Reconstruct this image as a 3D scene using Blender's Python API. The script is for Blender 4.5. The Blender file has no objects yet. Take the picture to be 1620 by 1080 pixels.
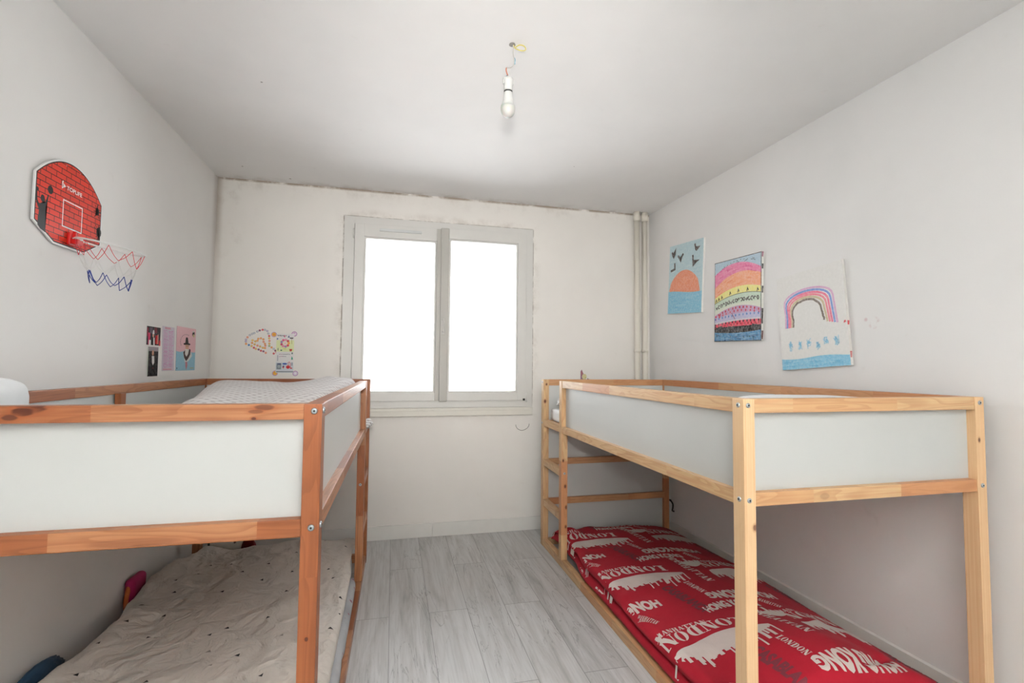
import bpy, bmesh, math, random
from mathutils import Vector, Matrix, noise
from mathutils.bvhtree import BVHTree

rnd = random.Random(7)
scene = bpy.context.scene
col = scene.collection

# ------------------------------------------------------------------ room dimensions (metres)
XL, XR, D, H = -1.1993, 2.0722, 3.6915, 2.5328     # side walls, back wall, ceiling
XSLOPE = 0.0097                                     # the right wall is very slightly out of square
YF = -1.60                                          # wall behind the photographer
def xr_at(y): return XR + XSLOPE * (D - y)

# ------------------------------------------------------------------ colour helpers
def lin(c):
    out = []
    for v in c[:3]:
        v = v / 255.0
        out.append(v / 12.92 if v <= 0.04045 else ((v + 0.055) / 1.055) ** 2.4)
    return (out[0], out[1], out[2], 1.0)

# ------------------------------------------------------------------ object helpers
def tag(o, label=None, cat=None, group=None, kind=None):
    if label: o['label'] = label
    if cat: o['category'] = cat
    if group: o['group'] = group
    if kind: o['kind'] = kind
    return o

def empty(name, loc=(0, 0, 0), rz=0.0):
    o = bpy.data.objects.new(name, None)
    o.empty_display_size = 0.1
    o.location = loc
    o.rotation_euler = (0, 0, rz)
    col.objects.link(o)
    return o

def link(name, me, mats, parent=None, smooth=False):
    if not isinstance(mats, (list, tuple)): mats = [mats]
    for m in mats: me.materials.append(m)
    if smooth:
        for p in me.polygons: p.use_smooth = True
    o = bpy.data.objects.new(name, me)
    col.objects.link(o)
    if parent is not None: o.parent = parent
    return o

def from_bm(name, bm, mats, parent=None, smooth=False):
    me = bpy.data.meshes.new(name)
    bmesh.ops.recalc_face_normals(bm, faces=bm.faces[:])
    bm.to_mesh(me); bm.free()
    return link(name, me, mats, parent, smooth)

def bm_box(bm, x0, x1, y0, y1, z0, z1, bev=0.0, seg=2):
    b = bmesh.new()
    bmesh.ops.create_cube(b, size=1.0)
    for v in b.verts:
        v.co = Vector(((x0 + x1) / 2 + v.co.x * (x1 - x0), (y0 + y1) / 2 + v.co.y * (y1 - y0), (z0 + z1) / 2 + v.co.z * (z1 - z0)))
    if bev > 0:
        bmesh.ops.bevel(b, geom=b.edges[:], offset=bev, segments=seg, profile=0.7, affect='EDGES')
    merge(bm, b)

def merge(bm, b):
    m = {}
    for v in b.verts: m[v] = bm.verts.new(v.co)
    for f in b.faces:
        try:
            nf = bm.faces.new([m[v] for v in f.verts])
            nf.material_index = f.material_index
            nf.smooth = f.smooth
        except ValueError: pass
    b.free()

def catmull(pts, n):
    pts = [Vector(p) for p in pts]
    if len(pts) < 3: 
        return [pts[0].lerp(pts[-1], i / n) for i in range(n + 1)]
    ext = [pts[0] * 2 - pts[1]] + pts + [pts[-1] * 2 - pts[-2]]
    out = []
    per = max(2, n // (len(pts) - 1))
    for i in range(1, len(ext) - 2):
        p0, p1, p2, p3 = ext[i - 1], ext[i], ext[i + 1], ext[i + 2]
        for k in range(per):
            t = k / per
            out.append(0.5 * ((2 * p1) + (p2 - p0) * t + (2 * p0 - 5 * p1 + 4 * p2 - p3) * t * t + (3 * p1 - p0 - 3 * p2 + p3) * t ** 3))
    out.append(pts[-1])
    return out

def bm_tube(bm, pts, r, seg=8, n=None, closed=False, caps=True):
    path = [Vector(p) for p in pts] if n is None else catmull(pts, n)
    rings = []
    N = len(path)
    prev = None
    for i, p in enumerate(path):
        if closed: t = path[(i + 1) % N] - path[i - 1]
        else: t = path[min(i + 1, N - 1)] - path[max(i - 1, 0)]
        if t.length < 1e-9: t = Vector((0, 0, 1))
        t.normalize()
        if prev is None:
            a = Vector((0, 0, 1)) if abs(t.z) < 0.9 else Vector((1, 0, 0))
        else: a = prev
        u = (a - t * a.dot(t)).normalized()
        prev = u
        w = t.cross(u)
        rr = r(i / max(1, N - 1)) if callable(r) else r
        rings.append([bm.verts.new(p + (u * math.cos(2 * math.pi * k / seg) + w * math.sin(2 * math.pi * k / seg)) * rr) for k in range(seg)])
    M = N if closed else N - 1
    for i in range(M):
        A, B = rings[i], rings[(i + 1) % N]
        for k in range(seg):
            f = bm.faces.new((A[k], A[(k + 1) % seg], B[(k + 1) % seg], B[k])); f.smooth = True
    if caps and not closed:
        bm.faces.new(rings[0][::-1]); bm.faces.new(rings[-1])

def bm_lathe(bm, prof, cx, cy, seg=32):
    rings = []
    for r, z in prof:
        rings.append([bm.verts.new((cx + r * math.cos(2 * math.pi * k / seg), cy + r * math.sin(2 * math.pi * k / seg), z)) for k in range(seg)])
    for A, B in zip(rings, rings[1:]):
        for k in range(seg):
            f = bm.faces.new((A[k], A[(k + 1) % seg], B[(k + 1) % seg], B[k])); f.smooth = True
    if prof[0][0] > 1e-6: bm.faces.new(rings[0][::-1])
    if prof[-1][0] > 1e-6: bm.faces.new(rings[-1])

# ------------------------------------------------------------------ materials
class NT:
    def __init__(self, name, rough=0.5, spec=0.3):
        self.m = bpy.data.materials.new(name); self.m.use_nodes = True
        self.t = self.m.node_tree; self.n = self.t.nodes; self.l = self.t.links
        self.bsdf = self.n['Principled BSDF']
        self.bsdf.inputs['Roughness'].default_value = rough
        self.bsdf.inputs['Specular IOR Level'].default_value = spec
    def node(self, typ, **kw):
        nd = self.n.new(typ)
        for k, v in kw.items(): setattr(nd, k, v)
        return nd
    def set(self, sock, v):
        if hasattr(v, 'is_output') or isinstance(v, bpy.types.NodeSocket): self.l.new(v, sock)
        elif isinstance(v, tuple) and len(v) == 3 and sock.type == 'RGBA': sock.default_value = (*v, 1)
        else: sock.default_value = v
    def math(self, op, a, b=None, c=None, clamp=False):
        nd = self.node('ShaderNodeMath', operation=op); nd.use_clamp = clamp
        self.set(nd.inputs[0], a)
        if b is not None: self.set(nd.inputs[1], b)
        if c is not None: self.set(nd.inputs[2], c)
        return nd.outputs[0]
    def vmath(self, op, a, b=None):
        nd = self.node('ShaderNodeVectorMath', operation=op)
        self.set(nd.inputs[0], a)
        if b is not None: self.set(nd.inputs[1], b)
        return nd.outputs[1] if op in ('LENGTH', 'DISTANCE', 'DOT_PRODUCT') else nd.outputs[0]
    def noise(self, vec, scale=1.0, detail=2.0, rough=0.5, dist=0.0):
        nd = self.node('ShaderNodeTexNoise')
        if vec is not None: self.set(nd.inputs['Vector'], vec)
        nd.inputs['Scale'].default_value = scale; nd.inputs['Detail'].default_value = detail
        nd.inputs['Roughness'].default_value = rough; nd.inputs['Distortion'].default_value = dist
        return nd.outputs[0]
    def ramp(self, fac, stops, interp='LINEAR'):
        nd = self.node('ShaderNodeValToRGB'); cr = nd.color_ramp; cr.interpolation = interp
        while len(cr.elements) < len(stops): cr.elements.new(0.5)
        for e, (p, c) in zip(cr.elements, stops):
            e.position = p; e.color = c if len(c) == 4 else (*c, 1)
        self.set(nd.inputs[0], fac)
        return nd.outputs[0]
    def mapr(self, v, a, b, c=0.0, d=1.0, smooth=True):
        nd = self.node('ShaderNodeMapRange'); nd.interpolation_type = 'SMOOTHSTEP' if smooth else 'LINEAR'
        self.set(nd.inputs[0], v)
        for i, x in enumerate((a, b, c, d)): self.set(nd.inputs[i + 1], x)
        return nd.outputs[0]
    def mix(self, fac, a, b, blend='MIX'):
        nd = self.node('ShaderNodeMix', data_type='RGBA', blend_type=blend)
        self.set(nd.inputs[0], fac); self.set(nd.inputs[6], a); self.set(nd.inputs[7], b)
        return nd.outputs[2]
    def coord(self, which='Object'):
        return self.node('ShaderNodeTexCoord').outputs[which]
    def attr(self, name):
        nd = self.node('ShaderNodeAttribute'); nd.attribute_name = name
        return nd
    def xyz(self, vec):
        nd = self.node('ShaderNodeSeparateXYZ'); self.set(nd.inputs[0], vec)
        return nd.outputs
    def comb(self, x, y, z):
        nd = self.node('ShaderNodeCombineXYZ')
        for i, v in enumerate((x, y, z)): self.set(nd.inputs[i], v)
        return nd.outputs[0]
    def bump(self, h, strength=0.2, dist=0.01):
        nd = self.node('ShaderNodeBump'); nd.inputs['Strength'].default_value = strength; nd.inputs['Distance'].default_value = dist
        self.set(nd.inputs['Height'], h); self.l.new(nd.outputs[0], self.bsdf.inputs['Normal'])
    def color(self, c): self.set(self.bsdf.inputs['Base Color'], c)

def mat_plain(name, rgb, rough=0.5, spec=0.3, metal=0.0, vary=0.04, scale=12.0):
    t = NT(name, rough, spec)
    n = t.noise(t.coord(), scale, 3)
    c = lin(rgb)
    dk = tuple(x * (1 - vary) for x in c[:3]) + (1,)
    lt = tuple(min(1, x * (1 + vary)) for x in c[:3]) + (1,)
    t.color(t.ramp(n, [(0.3, dk), (0.7, lt)]))
    t.bsdf.inputs['Metallic'].default_value = metal
    return t.m

def mat_wall(name, rgb, dirt=None, rough=0.85):
    """painted plaster: soft roller texture, faint smudges; dirt=(list of callables) adds stains"""
    t = NT(name, rough, 0.2)
    p = t.coord()
    c = lin(rgb)
    n1 = t.noise(p, 1.3, 4, 0.6); n2 = t.noise(p, 7.0, 4, 0.6)
    base = t.mix(t.mapr(n1, 0.35, 0.7), tuple(x * 1.0 for x in c[:3]) + (1,), tuple(x * 0.955 for x in c[:3]) + (1,))
    base = t.mix(t.mapr(n2, 0.66, 0.8, 0, 0.10), base, lin((168, 150, 130)))
    if dirt: base = dirt(t, p, base)
    t.color(base)
    t.bump(t.noise(p, 260.0, 2), 0.05, 0.002)
    return t.m

def dirt_back(t, p, base):
    x, y, z = t.xyz(p)
    brown = lin((122, 98, 68)); dark = lin((96, 80, 58))
    nz = t.noise(p, 9.0, 5, 0.65); nf = t.noise(p, 13.0, 5, 0.7)
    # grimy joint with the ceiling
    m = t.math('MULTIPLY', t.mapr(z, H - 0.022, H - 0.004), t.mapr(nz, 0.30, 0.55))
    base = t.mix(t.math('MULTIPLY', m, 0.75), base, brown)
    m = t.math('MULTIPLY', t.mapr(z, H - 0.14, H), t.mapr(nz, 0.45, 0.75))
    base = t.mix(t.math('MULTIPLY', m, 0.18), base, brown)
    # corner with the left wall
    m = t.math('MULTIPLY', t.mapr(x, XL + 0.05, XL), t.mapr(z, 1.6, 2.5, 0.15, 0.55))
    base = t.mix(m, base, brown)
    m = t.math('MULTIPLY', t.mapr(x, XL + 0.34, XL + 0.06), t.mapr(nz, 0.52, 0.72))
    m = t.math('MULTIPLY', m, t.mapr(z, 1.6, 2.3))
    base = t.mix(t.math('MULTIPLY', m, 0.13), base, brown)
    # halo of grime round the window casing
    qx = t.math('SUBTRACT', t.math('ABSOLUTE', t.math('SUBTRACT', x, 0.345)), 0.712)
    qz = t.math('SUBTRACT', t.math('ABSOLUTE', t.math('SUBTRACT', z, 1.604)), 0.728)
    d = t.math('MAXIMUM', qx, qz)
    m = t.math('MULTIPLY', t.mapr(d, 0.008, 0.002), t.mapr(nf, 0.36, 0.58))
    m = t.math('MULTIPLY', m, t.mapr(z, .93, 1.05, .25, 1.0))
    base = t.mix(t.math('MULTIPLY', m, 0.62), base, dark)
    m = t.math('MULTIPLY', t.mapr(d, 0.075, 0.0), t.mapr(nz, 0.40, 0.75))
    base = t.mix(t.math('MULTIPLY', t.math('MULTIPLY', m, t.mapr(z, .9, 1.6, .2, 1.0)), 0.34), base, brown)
    return base

def dirt_left(t, p, base):
    x, y, z = t.xyz(p)
    nz = t.noise(p, 9.0, 5, 0.65)
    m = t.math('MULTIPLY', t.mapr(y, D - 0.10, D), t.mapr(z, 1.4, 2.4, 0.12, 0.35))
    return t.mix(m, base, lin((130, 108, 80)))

def dirt_right(t, p, base):
    x, y, z = t.xyz(p)
    d = t.vmath('DISTANCE', t.comb(0.0, y, z), (0.0, 1.745, 1.463))
    n = t.noise(p, 40.0, 3)
    m = t.math('MULTIPLY', t.mapr(d, 0.035, 0.01), t.mapr(n, 0.48, 0.6))
    base = t.mix(t.math('MULTIPLY', m, 0.4), base, lin((190, 130, 130)))
    d = t.vmath('DISTANCE', t.comb(0.0, y, z), (0.0, 1.783, 1.48))
    m = t.math('MULTIPLY', t.mapr(d, 0.012, 0.003), 0.35)
    return t.mix(m, base, lin((200, 130, 140)))

def dirt_ceiling(t, p, base):
    x, y, z = t.xyz(p)
    nz = t.noise(p, 8.0, 5, 0.65)
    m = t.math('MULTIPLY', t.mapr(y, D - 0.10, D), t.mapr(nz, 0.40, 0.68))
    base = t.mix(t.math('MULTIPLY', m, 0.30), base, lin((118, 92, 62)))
    for sx, sy, r in ((-0.609, 2.377, 0.007), (-0.72, 3.60, 0.01), (-0.98, 3.45, 0.008), (1.1, 2.9, 0.005)):
        d = t.vmath('DISTANCE', p, (sx, sy, H))
        base = t.mix(t.mapr(d, r, r * 0.3, 0, 0.7), base, lin((90, 75, 60)))
    return base

def mat_floor():
    t = NT('grey_oak_laminate', 0.42, 0.35)
    p = t.coord()
    x, y, z = t.xyz(p)
    PW = 0.1955
    u = t.math('DIVIDE', t.math('SUBTRACT', x, 0.006), PW)
    ci = t.math('FLOOR', u)
    fu = t.math('SUBTRACT', u, ci)
    par = t.math('SUBTRACT', ci, t.math('MULTIPLY', t.math('FLOOR', t.math('DIVIDE', ci, 2.0)), 2.0))   # 0 / 1
    # joints at y = 3.14 in even planks, 2.572 in odd planks, every 1.20 m
    off = t.math('ADD', t.math('MULTIPLY', par, -0.570), 3.142)
    v = t.math('DIVIDE', t.math('SUBTRACT', y, off), 1.2)
    vi = t.math('FLOOR', v)
    fv = t.math('SUBTRACT', v, vi)
    wn = t.node('ShaderNodeTexWhiteNoise', noise_dimensions='2D')
    t.set(wn.inputs['Vector'], t.comb(ci, vi, 0.0))
    rv = wn.outputs[0]
    # wood figure
    o = t.math('MULTIPLY', rv, 37.0)
    gv = t.comb(t.math('ADD', t.math('MULTIPLY', x, 16.0), o), t.math('ADD', t.math('MULTIPLY', y, 1.5), o), 0.0)
    g1 = t.noise(gv, 1.0, 6, 0.62, 1.1)
    gv2 = t.comb(t.math('ADD', t.math('MULTIPLY', x, 110.0), o), t.math('ADD', t.math('MULTIPLY', y, 3.5), o), 0.0)
    g2 = t.noise(gv2, 1.0, 4, 0.6, 0.3)
    gv3 = t.comb(t.math('ADD', t.math('MULTIPLY', x, 8.0), o), t.math('ADD', t.math('MULTIPLY', y, 0.9), o), 0.0)
    g3 = t.noise(gv3, 1.0, 5, 0.6, 1.6)
    c = t.ramp(g1, [(0.26, lin((156, 154, 152))), (0.42, lin((182, 180, 178))), (0.55, lin((195, 194, 193))), (0.75, lin((207, 206, 205)))])
    c = t.mix(t.mapr(g2, 0.45, 0.72, 0, 0.30), c, lin((140, 137, 136)))
    # dark wandering streaks (the printed cracks)
    s = t.math('ABSOLUTE', t.math('SUBTRACT', g3, 0.5))
    st = t.math('MULTIPLY', t.mapr(s, 0.013, 0.0), t.mapr(t.noise(t.comb(t.math('MULTIPLY', x, 3.0), t.math('MULTIPLY', y, 1.2), o), 1.0, 2), 0.45, 0.6))
    c = t.mix(t.math('MULTIPLY', st, 0.55), c, lin((106, 102, 100)))
    c = t.mix(t.math('MULTIPLY', rv, 0.16), c, lin((150, 149, 150)))
    # seams
    e = t.math('MINIMUM', fu, t.math('SUBTRACT', 1.0, fu))
    seam = t.mapr(e, 0.012, 0.004)
    e2 = t.math('MINIMUM', fv, t.math('SUBTRACT', 1.0, fv))
    seam = t.math('MAXIMUM', seam, t.mapr(e2, 0.0020, 0.0008))
    c = t.mix(t.math('MULTIPLY', seam, 0.6), c, lin((92, 90, 88)))
    t.color(c)
    t.bump(g2, 0.06, 0.002)
    return t.m

_pine_id = [0]
def mat_pine(tone='light', knots=(), seg=0.42, warm=0.0, straight=False, tint=None):
    """finger-jointed pine: coordinates in the mesh attribute 'grain' (x along the board)"""
    _pine_id[0] += 1
    sd = _pine_id[0] * 3.713
    t = NT('pine_%s' % tone, 0.42, 0.35)
    g = t.attr('grain').outputs['Vector']
    a, b, c_ = t.xyz(g)
    si = t.math('FLOOR', t.math('ADD', t.math('DIVIDE', a, seg), sd))
    wn = t.node('ShaderNodeTexWhiteNoise', noise_dimensions='1D'); t.set(wn.inputs['W'], si)
    r = wn.outputs[0] if tint is None else t.math('ADD', t.math('MULTIPLY', wn.outputs[0], .02), tint)
    o = t.math('MULTIPLY', r, 23.0)
    fs = 260.0 if straight else 150.0
    fine = t.noise(t.comb(t.math('ADD', t.math('MULTIPLY', a, .7 if straight else 2.2), o), t.math('ADD', t.math('MULTIPLY', b, fs), o), t.math('MULTIPLY', c_, fs)), 1.0, 3, 0.55)
    cath = t.noise(t.comb(t.math('ADD', t.math('MULTIPLY', a, 2.6), o), t.math('ADD', t.math('MULTIPLY', b, 22.0), o), t.math('MULTIPLY', c_, 22.0)), 1.0, 1, 0.4, 0.6)
    # growth-ring bands out of the smooth field
    ring = t.math('FRACT', t.math('MULTIPLY', cath, 7.0))
    ring = t.math('MULTIPLY', t.mapr(ring, 0.35, 0.92), t.mapr(ring, 1.0, 0.94))
    if tone == 'pale':
        L, M, Dk, O = (222, 188, 146), (212, 166, 122), (200, 144, 102), (176, 120, 78)
    elif tone == 'light':
        L, M, Dk, O = (198, 165, 123), (190, 144, 101), (178, 120, 81), (148, 94, 56)
    else:
        L, M, Dk, O = (164, 112, 76), (150, 92, 56), (126, 66, 34), (96, 46, 20)
    base = t.ramp(r, [(0.0, lin(L)), (0.45, lin(L)), (0.62, lin(M)), (1.0, lin(Dk))])
    if warm: base = t.mix(warm, base, lin(Dk))
    base = t.mix(t.mapr(fine, 0.42, 0.72, 0, 0.45), base, lin(Dk))
    base = t.mix(t.math('MULTIPLY', ring, 0.06 if straight else 0.30), base, lin(O))
    for (ka, kb, kc, ra, rb, st) in knots:
        dv = t.vmath('MULTIPLY', t.vmath('SUBTRACT', g, (ka, kb, kc)), (1.0 / ra, 1.0 / rb, 1.0 / rb))
        d = t.math('ADD', t.vmath('LENGTH', dv), t.math('MULTIPLY', t.math('SUBTRACT', fine, 0.5), 0.5))
        base = t.mix(t.mapr(d, 1.9, 0.9, 0, 0.5 * st), base, lin((140, 72, 34)))
        base = t.mix(t.mapr(d, 1.08, 0.70, 0, 0.92 * st), base, lin((74, 30, 14)))
    t.color(base)
    t.bump(fine, 0.05, 0.001)
    return t.m

def mat_paint(name, rough=0.7, brush=0.10, weave=0.0, scale=90.0):
    """colour comes with the mesh (attribute Col), broken up a little by brush or weave noise"""
    t = NT(name, rough, 0.2)
    c = t.attr('Col').outputs['Color']
    n = t.noise(t.coord(), scale, 4, 0.65)
    c = t.mix(t.mapr(n, 0.35, 0.70, 0, brush), c, (1.0, 0.98, 0.95, 1), 'MIX')
    t.color(c)
    if weave:
        t.bump(t.noise(t.coord(), 700.0, 2), weave, 0.002)
    return t.m

def mat_cloth(name, rgb, rough=0.95, vary=0.06, scale=5.0):
    t = NT(name, rough, 0.1)
    n = t.noise(t.coord(), scale, 4, 0.6)
    c = lin(rgb)
    t.color(t.ramp(n, [(0.3, tuple(x * (1 - vary) for x in c[:3]) + (1,)), (0.7, tuple(min(1, x * (1 + vary)) for x in c[:3]) + (1,))]))
    t.bsdf.inputs['Sheen Weight'].default_value = 0.08
    t.bump(t.noise(t.coord(), 500.0, 2), 0.12, 0.002)
    return t.m

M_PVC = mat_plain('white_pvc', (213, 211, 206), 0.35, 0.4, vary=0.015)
M_SILL = mat_plain('white_painted_sill', (220, 216, 206), 0.5, 0.3, vary=0.03)
M_PANEL = mat_plain('white_panel', (196, 197, 194), 0.36, 0.35, vary=0.012, scale=3)
M_METAL = mat_plain('zinc_bolt', (176, 184, 190), 0.28, 0.5, metal=1.0)
M_DARK = mat_plain('black_plastic', (26, 25, 24), 0.4, 0.4)
M_WHITE = mat_plain('white_plastic', (226, 226, 222), 0.3, 0.4, vary=0.01)
M_PIPE = mat_plain('cream_pipe_paint', (226, 220, 208), 0.4, 0.4, vary=0.02)
M_BASEB = mat_plain('white_baseboard', (226, 224, 219), 0.5, 0.3, vary=0.02)
M_RED = mat_plain('red_plastic', (205, 24, 22), 0.35, 0.5)
M_SHEETW = mat_cloth('white_sheet', (236, 236, 236))
M_PAPER = mat_paint('painted_paper', 0.8, 0.06)
M_CANVAS = mat_paint('painted_canvas', 0.8, 0.20, 0.08, 70.0)
M_BOARDPRINT = mat_paint('printed_board', 0.3, 0.0)

# ------------------------------------------------------------------ flat art
class Art:
    """flat coloured shapes in (a, b) metres; later shapes lie a hair above earlier ones"""
    def __init__(self): self.polys = []; self.layer = 0
    def poly(self, pts, rgb, bump=True):
        if bump: self.layer += 1
        self.polys.append(([tuple(p) for p in pts], lin(rgb), self.layer))
    def rect(self, a0, b0, a1, b1, rgb, bump=True): self.poly([(a0, b0), (a1, b0), (a1, b1), (a0, b1)], rgb, bump)
    def disc(self, a, b, r, rgb, rb=None, n=14, bump=True):
        rb = rb or r
        self.poly([(a + r * math.cos(2 * math.pi * k / n), b + rb * math.sin(2 * math.pi * k / n)) for k in range(n)], rgb, bump)
    def stroke(self, pts, w, rgb, closed=False, bump=True):
        if bump: self.layer += 1
        P = [Vector((p[0], p[1])) for p in pts]
        P = [p for i, p in enumerate(P) if i == 0 or (p - P[i - 1]).length > 1e-6]
        n = len(P)
        if n < 2: return
        Lf, Rt = [], []
        for i in range(n):
            a_ = P[i - 1] if (i > 0 or closed) else None
            b_ = P[(i + 1) % n] if (i < n - 1 or closed) else None
            d0 = (P[i] - a_).normalized() if a_ is not None else None
            d1 = (b_ - P[i]).normalized() if b_ is not None else None
            d0 = d0 or d1; d1 = d1 or d0
            n0 = Vector((-d0.y, d0.x)); n1 = Vector((-d1.y, d1.x))
            m = n0 + n1
            m = m.normalized() if m.length > .2 else n0
            k = w / 2 / max(.45, m.dot(n0))
            e = Vector((0, 0))
            if not closed and i == 0: e = -d1 * w * .3
            if not closed and i == n - 1: e = d0 * w * .3
            Lf.append(P[i] + m * k + e); Rt.append(P[i] - m * k + e)
        for i in range(n if closed else n - 1):
            j = (i + 1) % n
            self.polys.append(([tuple(Lf[i]), tuple(Rt[i]), tuple(Rt[j]), tuple(Lf[j])], lin(rgb), self.layer + (i % 2) * .15))
    def band(self, top, bot, rgb):
        """area between two polylines sampled at the same a"""
        self.layer += 1
        for i in range(len(top) - 1):
            self.polys.append(([top[i], top[i + 1], bot[i + 1], bot[i]], lin(rgb), self.layer))
    def scribble(self, a, b, wa, wb, rgb, w, n=9, rr=None):
        rr = rr or rnd
        self.stroke([(a + rr.uniform(-wa, wa), b + rr.uniform(-wb, wb)) for _ in range(n)], w, rgb)
    def build(self, name, mat, place, parent=None, step=0.00006, extra=None):
        bm = bmesh.new()
        step = min(step, .0018 / max(1, self.layer))
        cl = bm.loops.layers.float_color.new('Col')
        for pts, c, ly in self.polys:
            vs = [bm.verts.new(place(p[0], p[1], ly * step)) for p in pts]
            try: f = bm.faces.new(vs)
            except ValueError: continue
            for lp in f.loops: lp[cl] = c
        tri = [f for f in bm.faces if len(f.verts) > 4]
        bmesh.ops.triangulate(bm, faces=tri)
        if extra: extra(bm, cl)
        me = bpy.data.meshes.new(name)
        bm.to_mesh(me); bm.free()
        return link(name, me, mat, parent)

def box_faces(bm, cl, place, w, h, depth, rgb, front=-0.00002):
    """the body of a flat board: front at `front`, back at -depth"""
    c = lin(rgb)
    F = [bm.verts.new(place(a, b, front)) for a, b in ((0, 0), (w, 0), (w, h), (0, h))]
    B = [bm.verts.new(place(a, b, -depth)) for a, b in ((0, 0), (w, 0), (w, h), (0, h))]
    fs = [F, B[::-1]] + [[F[i], B[i], B[(i + 1) % 4], F[(i + 1) % 4]] for i in range(4)]
    for q in fs:
        f = bm.faces.new(q)
        for lp in f.loops: lp[cl] = c

def clip_convex(poly, clip):
    out = list(poly)
    n = len(clip)
    for i in range(n):
        a, b = clip[i], clip[(i + 1) % n]
        inside = lambda p: (b[0] - a[0]) * (p[1] - a[1]) - (b[1] - a[1]) * (p[0] - a[0]) >= 0
        src, out = out, []
        for k in range(len(src)):
            p, q = src[k - 1], src[k]
            ip, iq = inside(p), inside(q)
            if ip != iq:
                dx, dy = q[0] - p[0], q[1] - p[1]
                den = (b[0] - a[0]) * dy - (b[1] - a[1]) * dx
                t = ((b[1] - a[1]) * (p[0] - a[0]) - (b[0] - a[0]) * (p[1] - a[1])) / den
                out.append((p[0] + dx * t, p[1] + dy * t))
            if iq: out.append(q)
        if not out: return []
    return out

# ------------------------------------------------------------------ lettering
_txt = {}
def text_mesh(s, offset=0.0):
    """sans letters as flat triangles, height of a capital = 1, centred"""
    k = (s, offset)
    if k in _txt: return _txt[k]
    cu = bpy.data.curves.new('lettering', 'FONT'); cu.body = s; cu.offset = offset; cu.resolution_u = 3
    cu.align_x = 'LEFT'
    o = bpy.data.objects.new('lettering', cu); col.objects.link(o)
    dg = bpy.context.evaluated_depsgraph_get(); dg.update()
    me = o.evaluated_get(dg).to_mesh()
    vs = [(v.co.x, v.co.y) for v in me.vertices]
    fs = [tuple(p.vertices) for p in me.polygons]
    o.evaluated_get(dg).to_mesh_clear()
    bpy.data.objects.remove(o); bpy.data.curves.remove(cu)
    x0 = min(v[0] for v in vs); x1 = max(v[0] for v in vs); y0 = min(v[1] for v in vs); y1 = max(v[1] for v in vs)
    vs = [((x - x0) / (x1 - x0) - 0.5, (y - y0) / (y1 - y0) - 0.5) for x, y in vs]      # unit box
    _txt[k] = (vs, fs)
    return _txt[k]

def R4(x0, y0, x1, y1): return [(x0, y0), (x1, y0), (x1, y1), (x0, y1)]
def arc(cx, cy, rx, ry, rx2, ry2, a0, a1, n=10):
    A = [(cx + rx * math.cos(math.radians(a0 + (a1 - a0) * i / n)), cy + ry * math.sin(math.radians(a0 + (a1 - a0) * i / n))) for i in range(n + 1)]
    B = [(cx + rx2 * math.cos(math.radians(a0 + (a1 - a0) * i / n)), cy + ry2 * math.sin(math.radians(a0 + (a1 - a0) * i / n))) for i in range(n + 1)]
    return [[A[i], A[i + 1], B[i + 1], B[i]] for i in range(n)]
SERIF = {
    'L': (0.66, [R4(.10, 0, .34, 1), R4(0, .93, .44, 1), R4(0, 0, .62, .07), [(.44, 0), (.64, 0), (.64, .32)]]),
    'O': (0.80, arc(.40, .5, .38, .5, .15, .46, 97, 263) + arc(.40, .5, .38, .5, .15, .46, -83, 83)),
    'N': (0.86, [R4(.10, 0, .17, 1), [(.05, 1), (.32, 1), (.76, 0), (.50, 0)], R4(.68, 0, .75, 1), R4(0, 0, .27, .06), R4(.57, .94, .85, 1)]),
    'D': (0.80, [R4(.10, 0, .34, 1), R4(0, .94, .40, 1), R4(0, 0, .40, .06)] + arc(.38, .5, .38, .5, .14, .44, -90, 90)),
    'M': (1.0, [R4(.10, 0, .16, 1), [(.04, 1), (.32, 1), (.56, 0), (.46, 0)], [(.50, 0), (.58, 0), (.76, 1), (.68, 1)], R4(.66, 0, .90, 1), R4(0, 0, .26, .06), R4(.58, 0, .98, .06)]),
    'A': (0.82, [[(.05, 0), (.13, 0), (.42, 1), (.34, 1)], [(.30, 1), (.50, 1), (.78, 0), (.50, 0)], R4(.18, .28, .60, .36), R4(0, 0, .22, .06), R4(.44, 0, .82, .06)]),
    'H': (0.90, [R4(.10, 0, .32, 1), R4(.56, 0, .78, 1), R4(.30, .46, .58, .54), R4(.02, 0, .40, .06), R4(.02, .94, .40, 1), R4(.48, 0, .86, .06), R4(.48, .94, .86, 1)]),
    'T': (0.76, [R4(.26, 0, .48, 1), R4(0, .92, .74, 1), [(0, .92), (0, .68), (.14, .92)], [(.74, .92), (.74, .68), (.60, .92)], R4(.16, 0, .58, .06)]),
    ' ': (0.4, []),
}
def serif_mesh(s):
    k = (s, 'serif')
    if k in _txt: return _txt[k]
    vs, fs, x = [], [], 0.0
    for ch in s:
        w, qs = SERIF[ch]
        for q in qs:
            i = len(vs); vs += [(p[0] + x, p[1]) for p in q]; fs.append(tuple(range(i, i + len(q))))
        x += w + 0.05
    vs = [(p[0] / x - 0.5, p[1] - 0.5) for p in vs]
    _txt[k] = (vs, fs)
    return _txt[k]

# ------------------------------------------------------------------ ROOM
def quad_obj(name, pts, mat, thick=None):
    bm = bmesh.new()
    bm.faces.new([bm.verts.new(p) for p in pts])
    me = bpy.data.meshes.new(name); bm.to_mesh(me); bm.free()
    o = link(name, me, mat); o['kind'] = 'structure'
    return o

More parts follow.
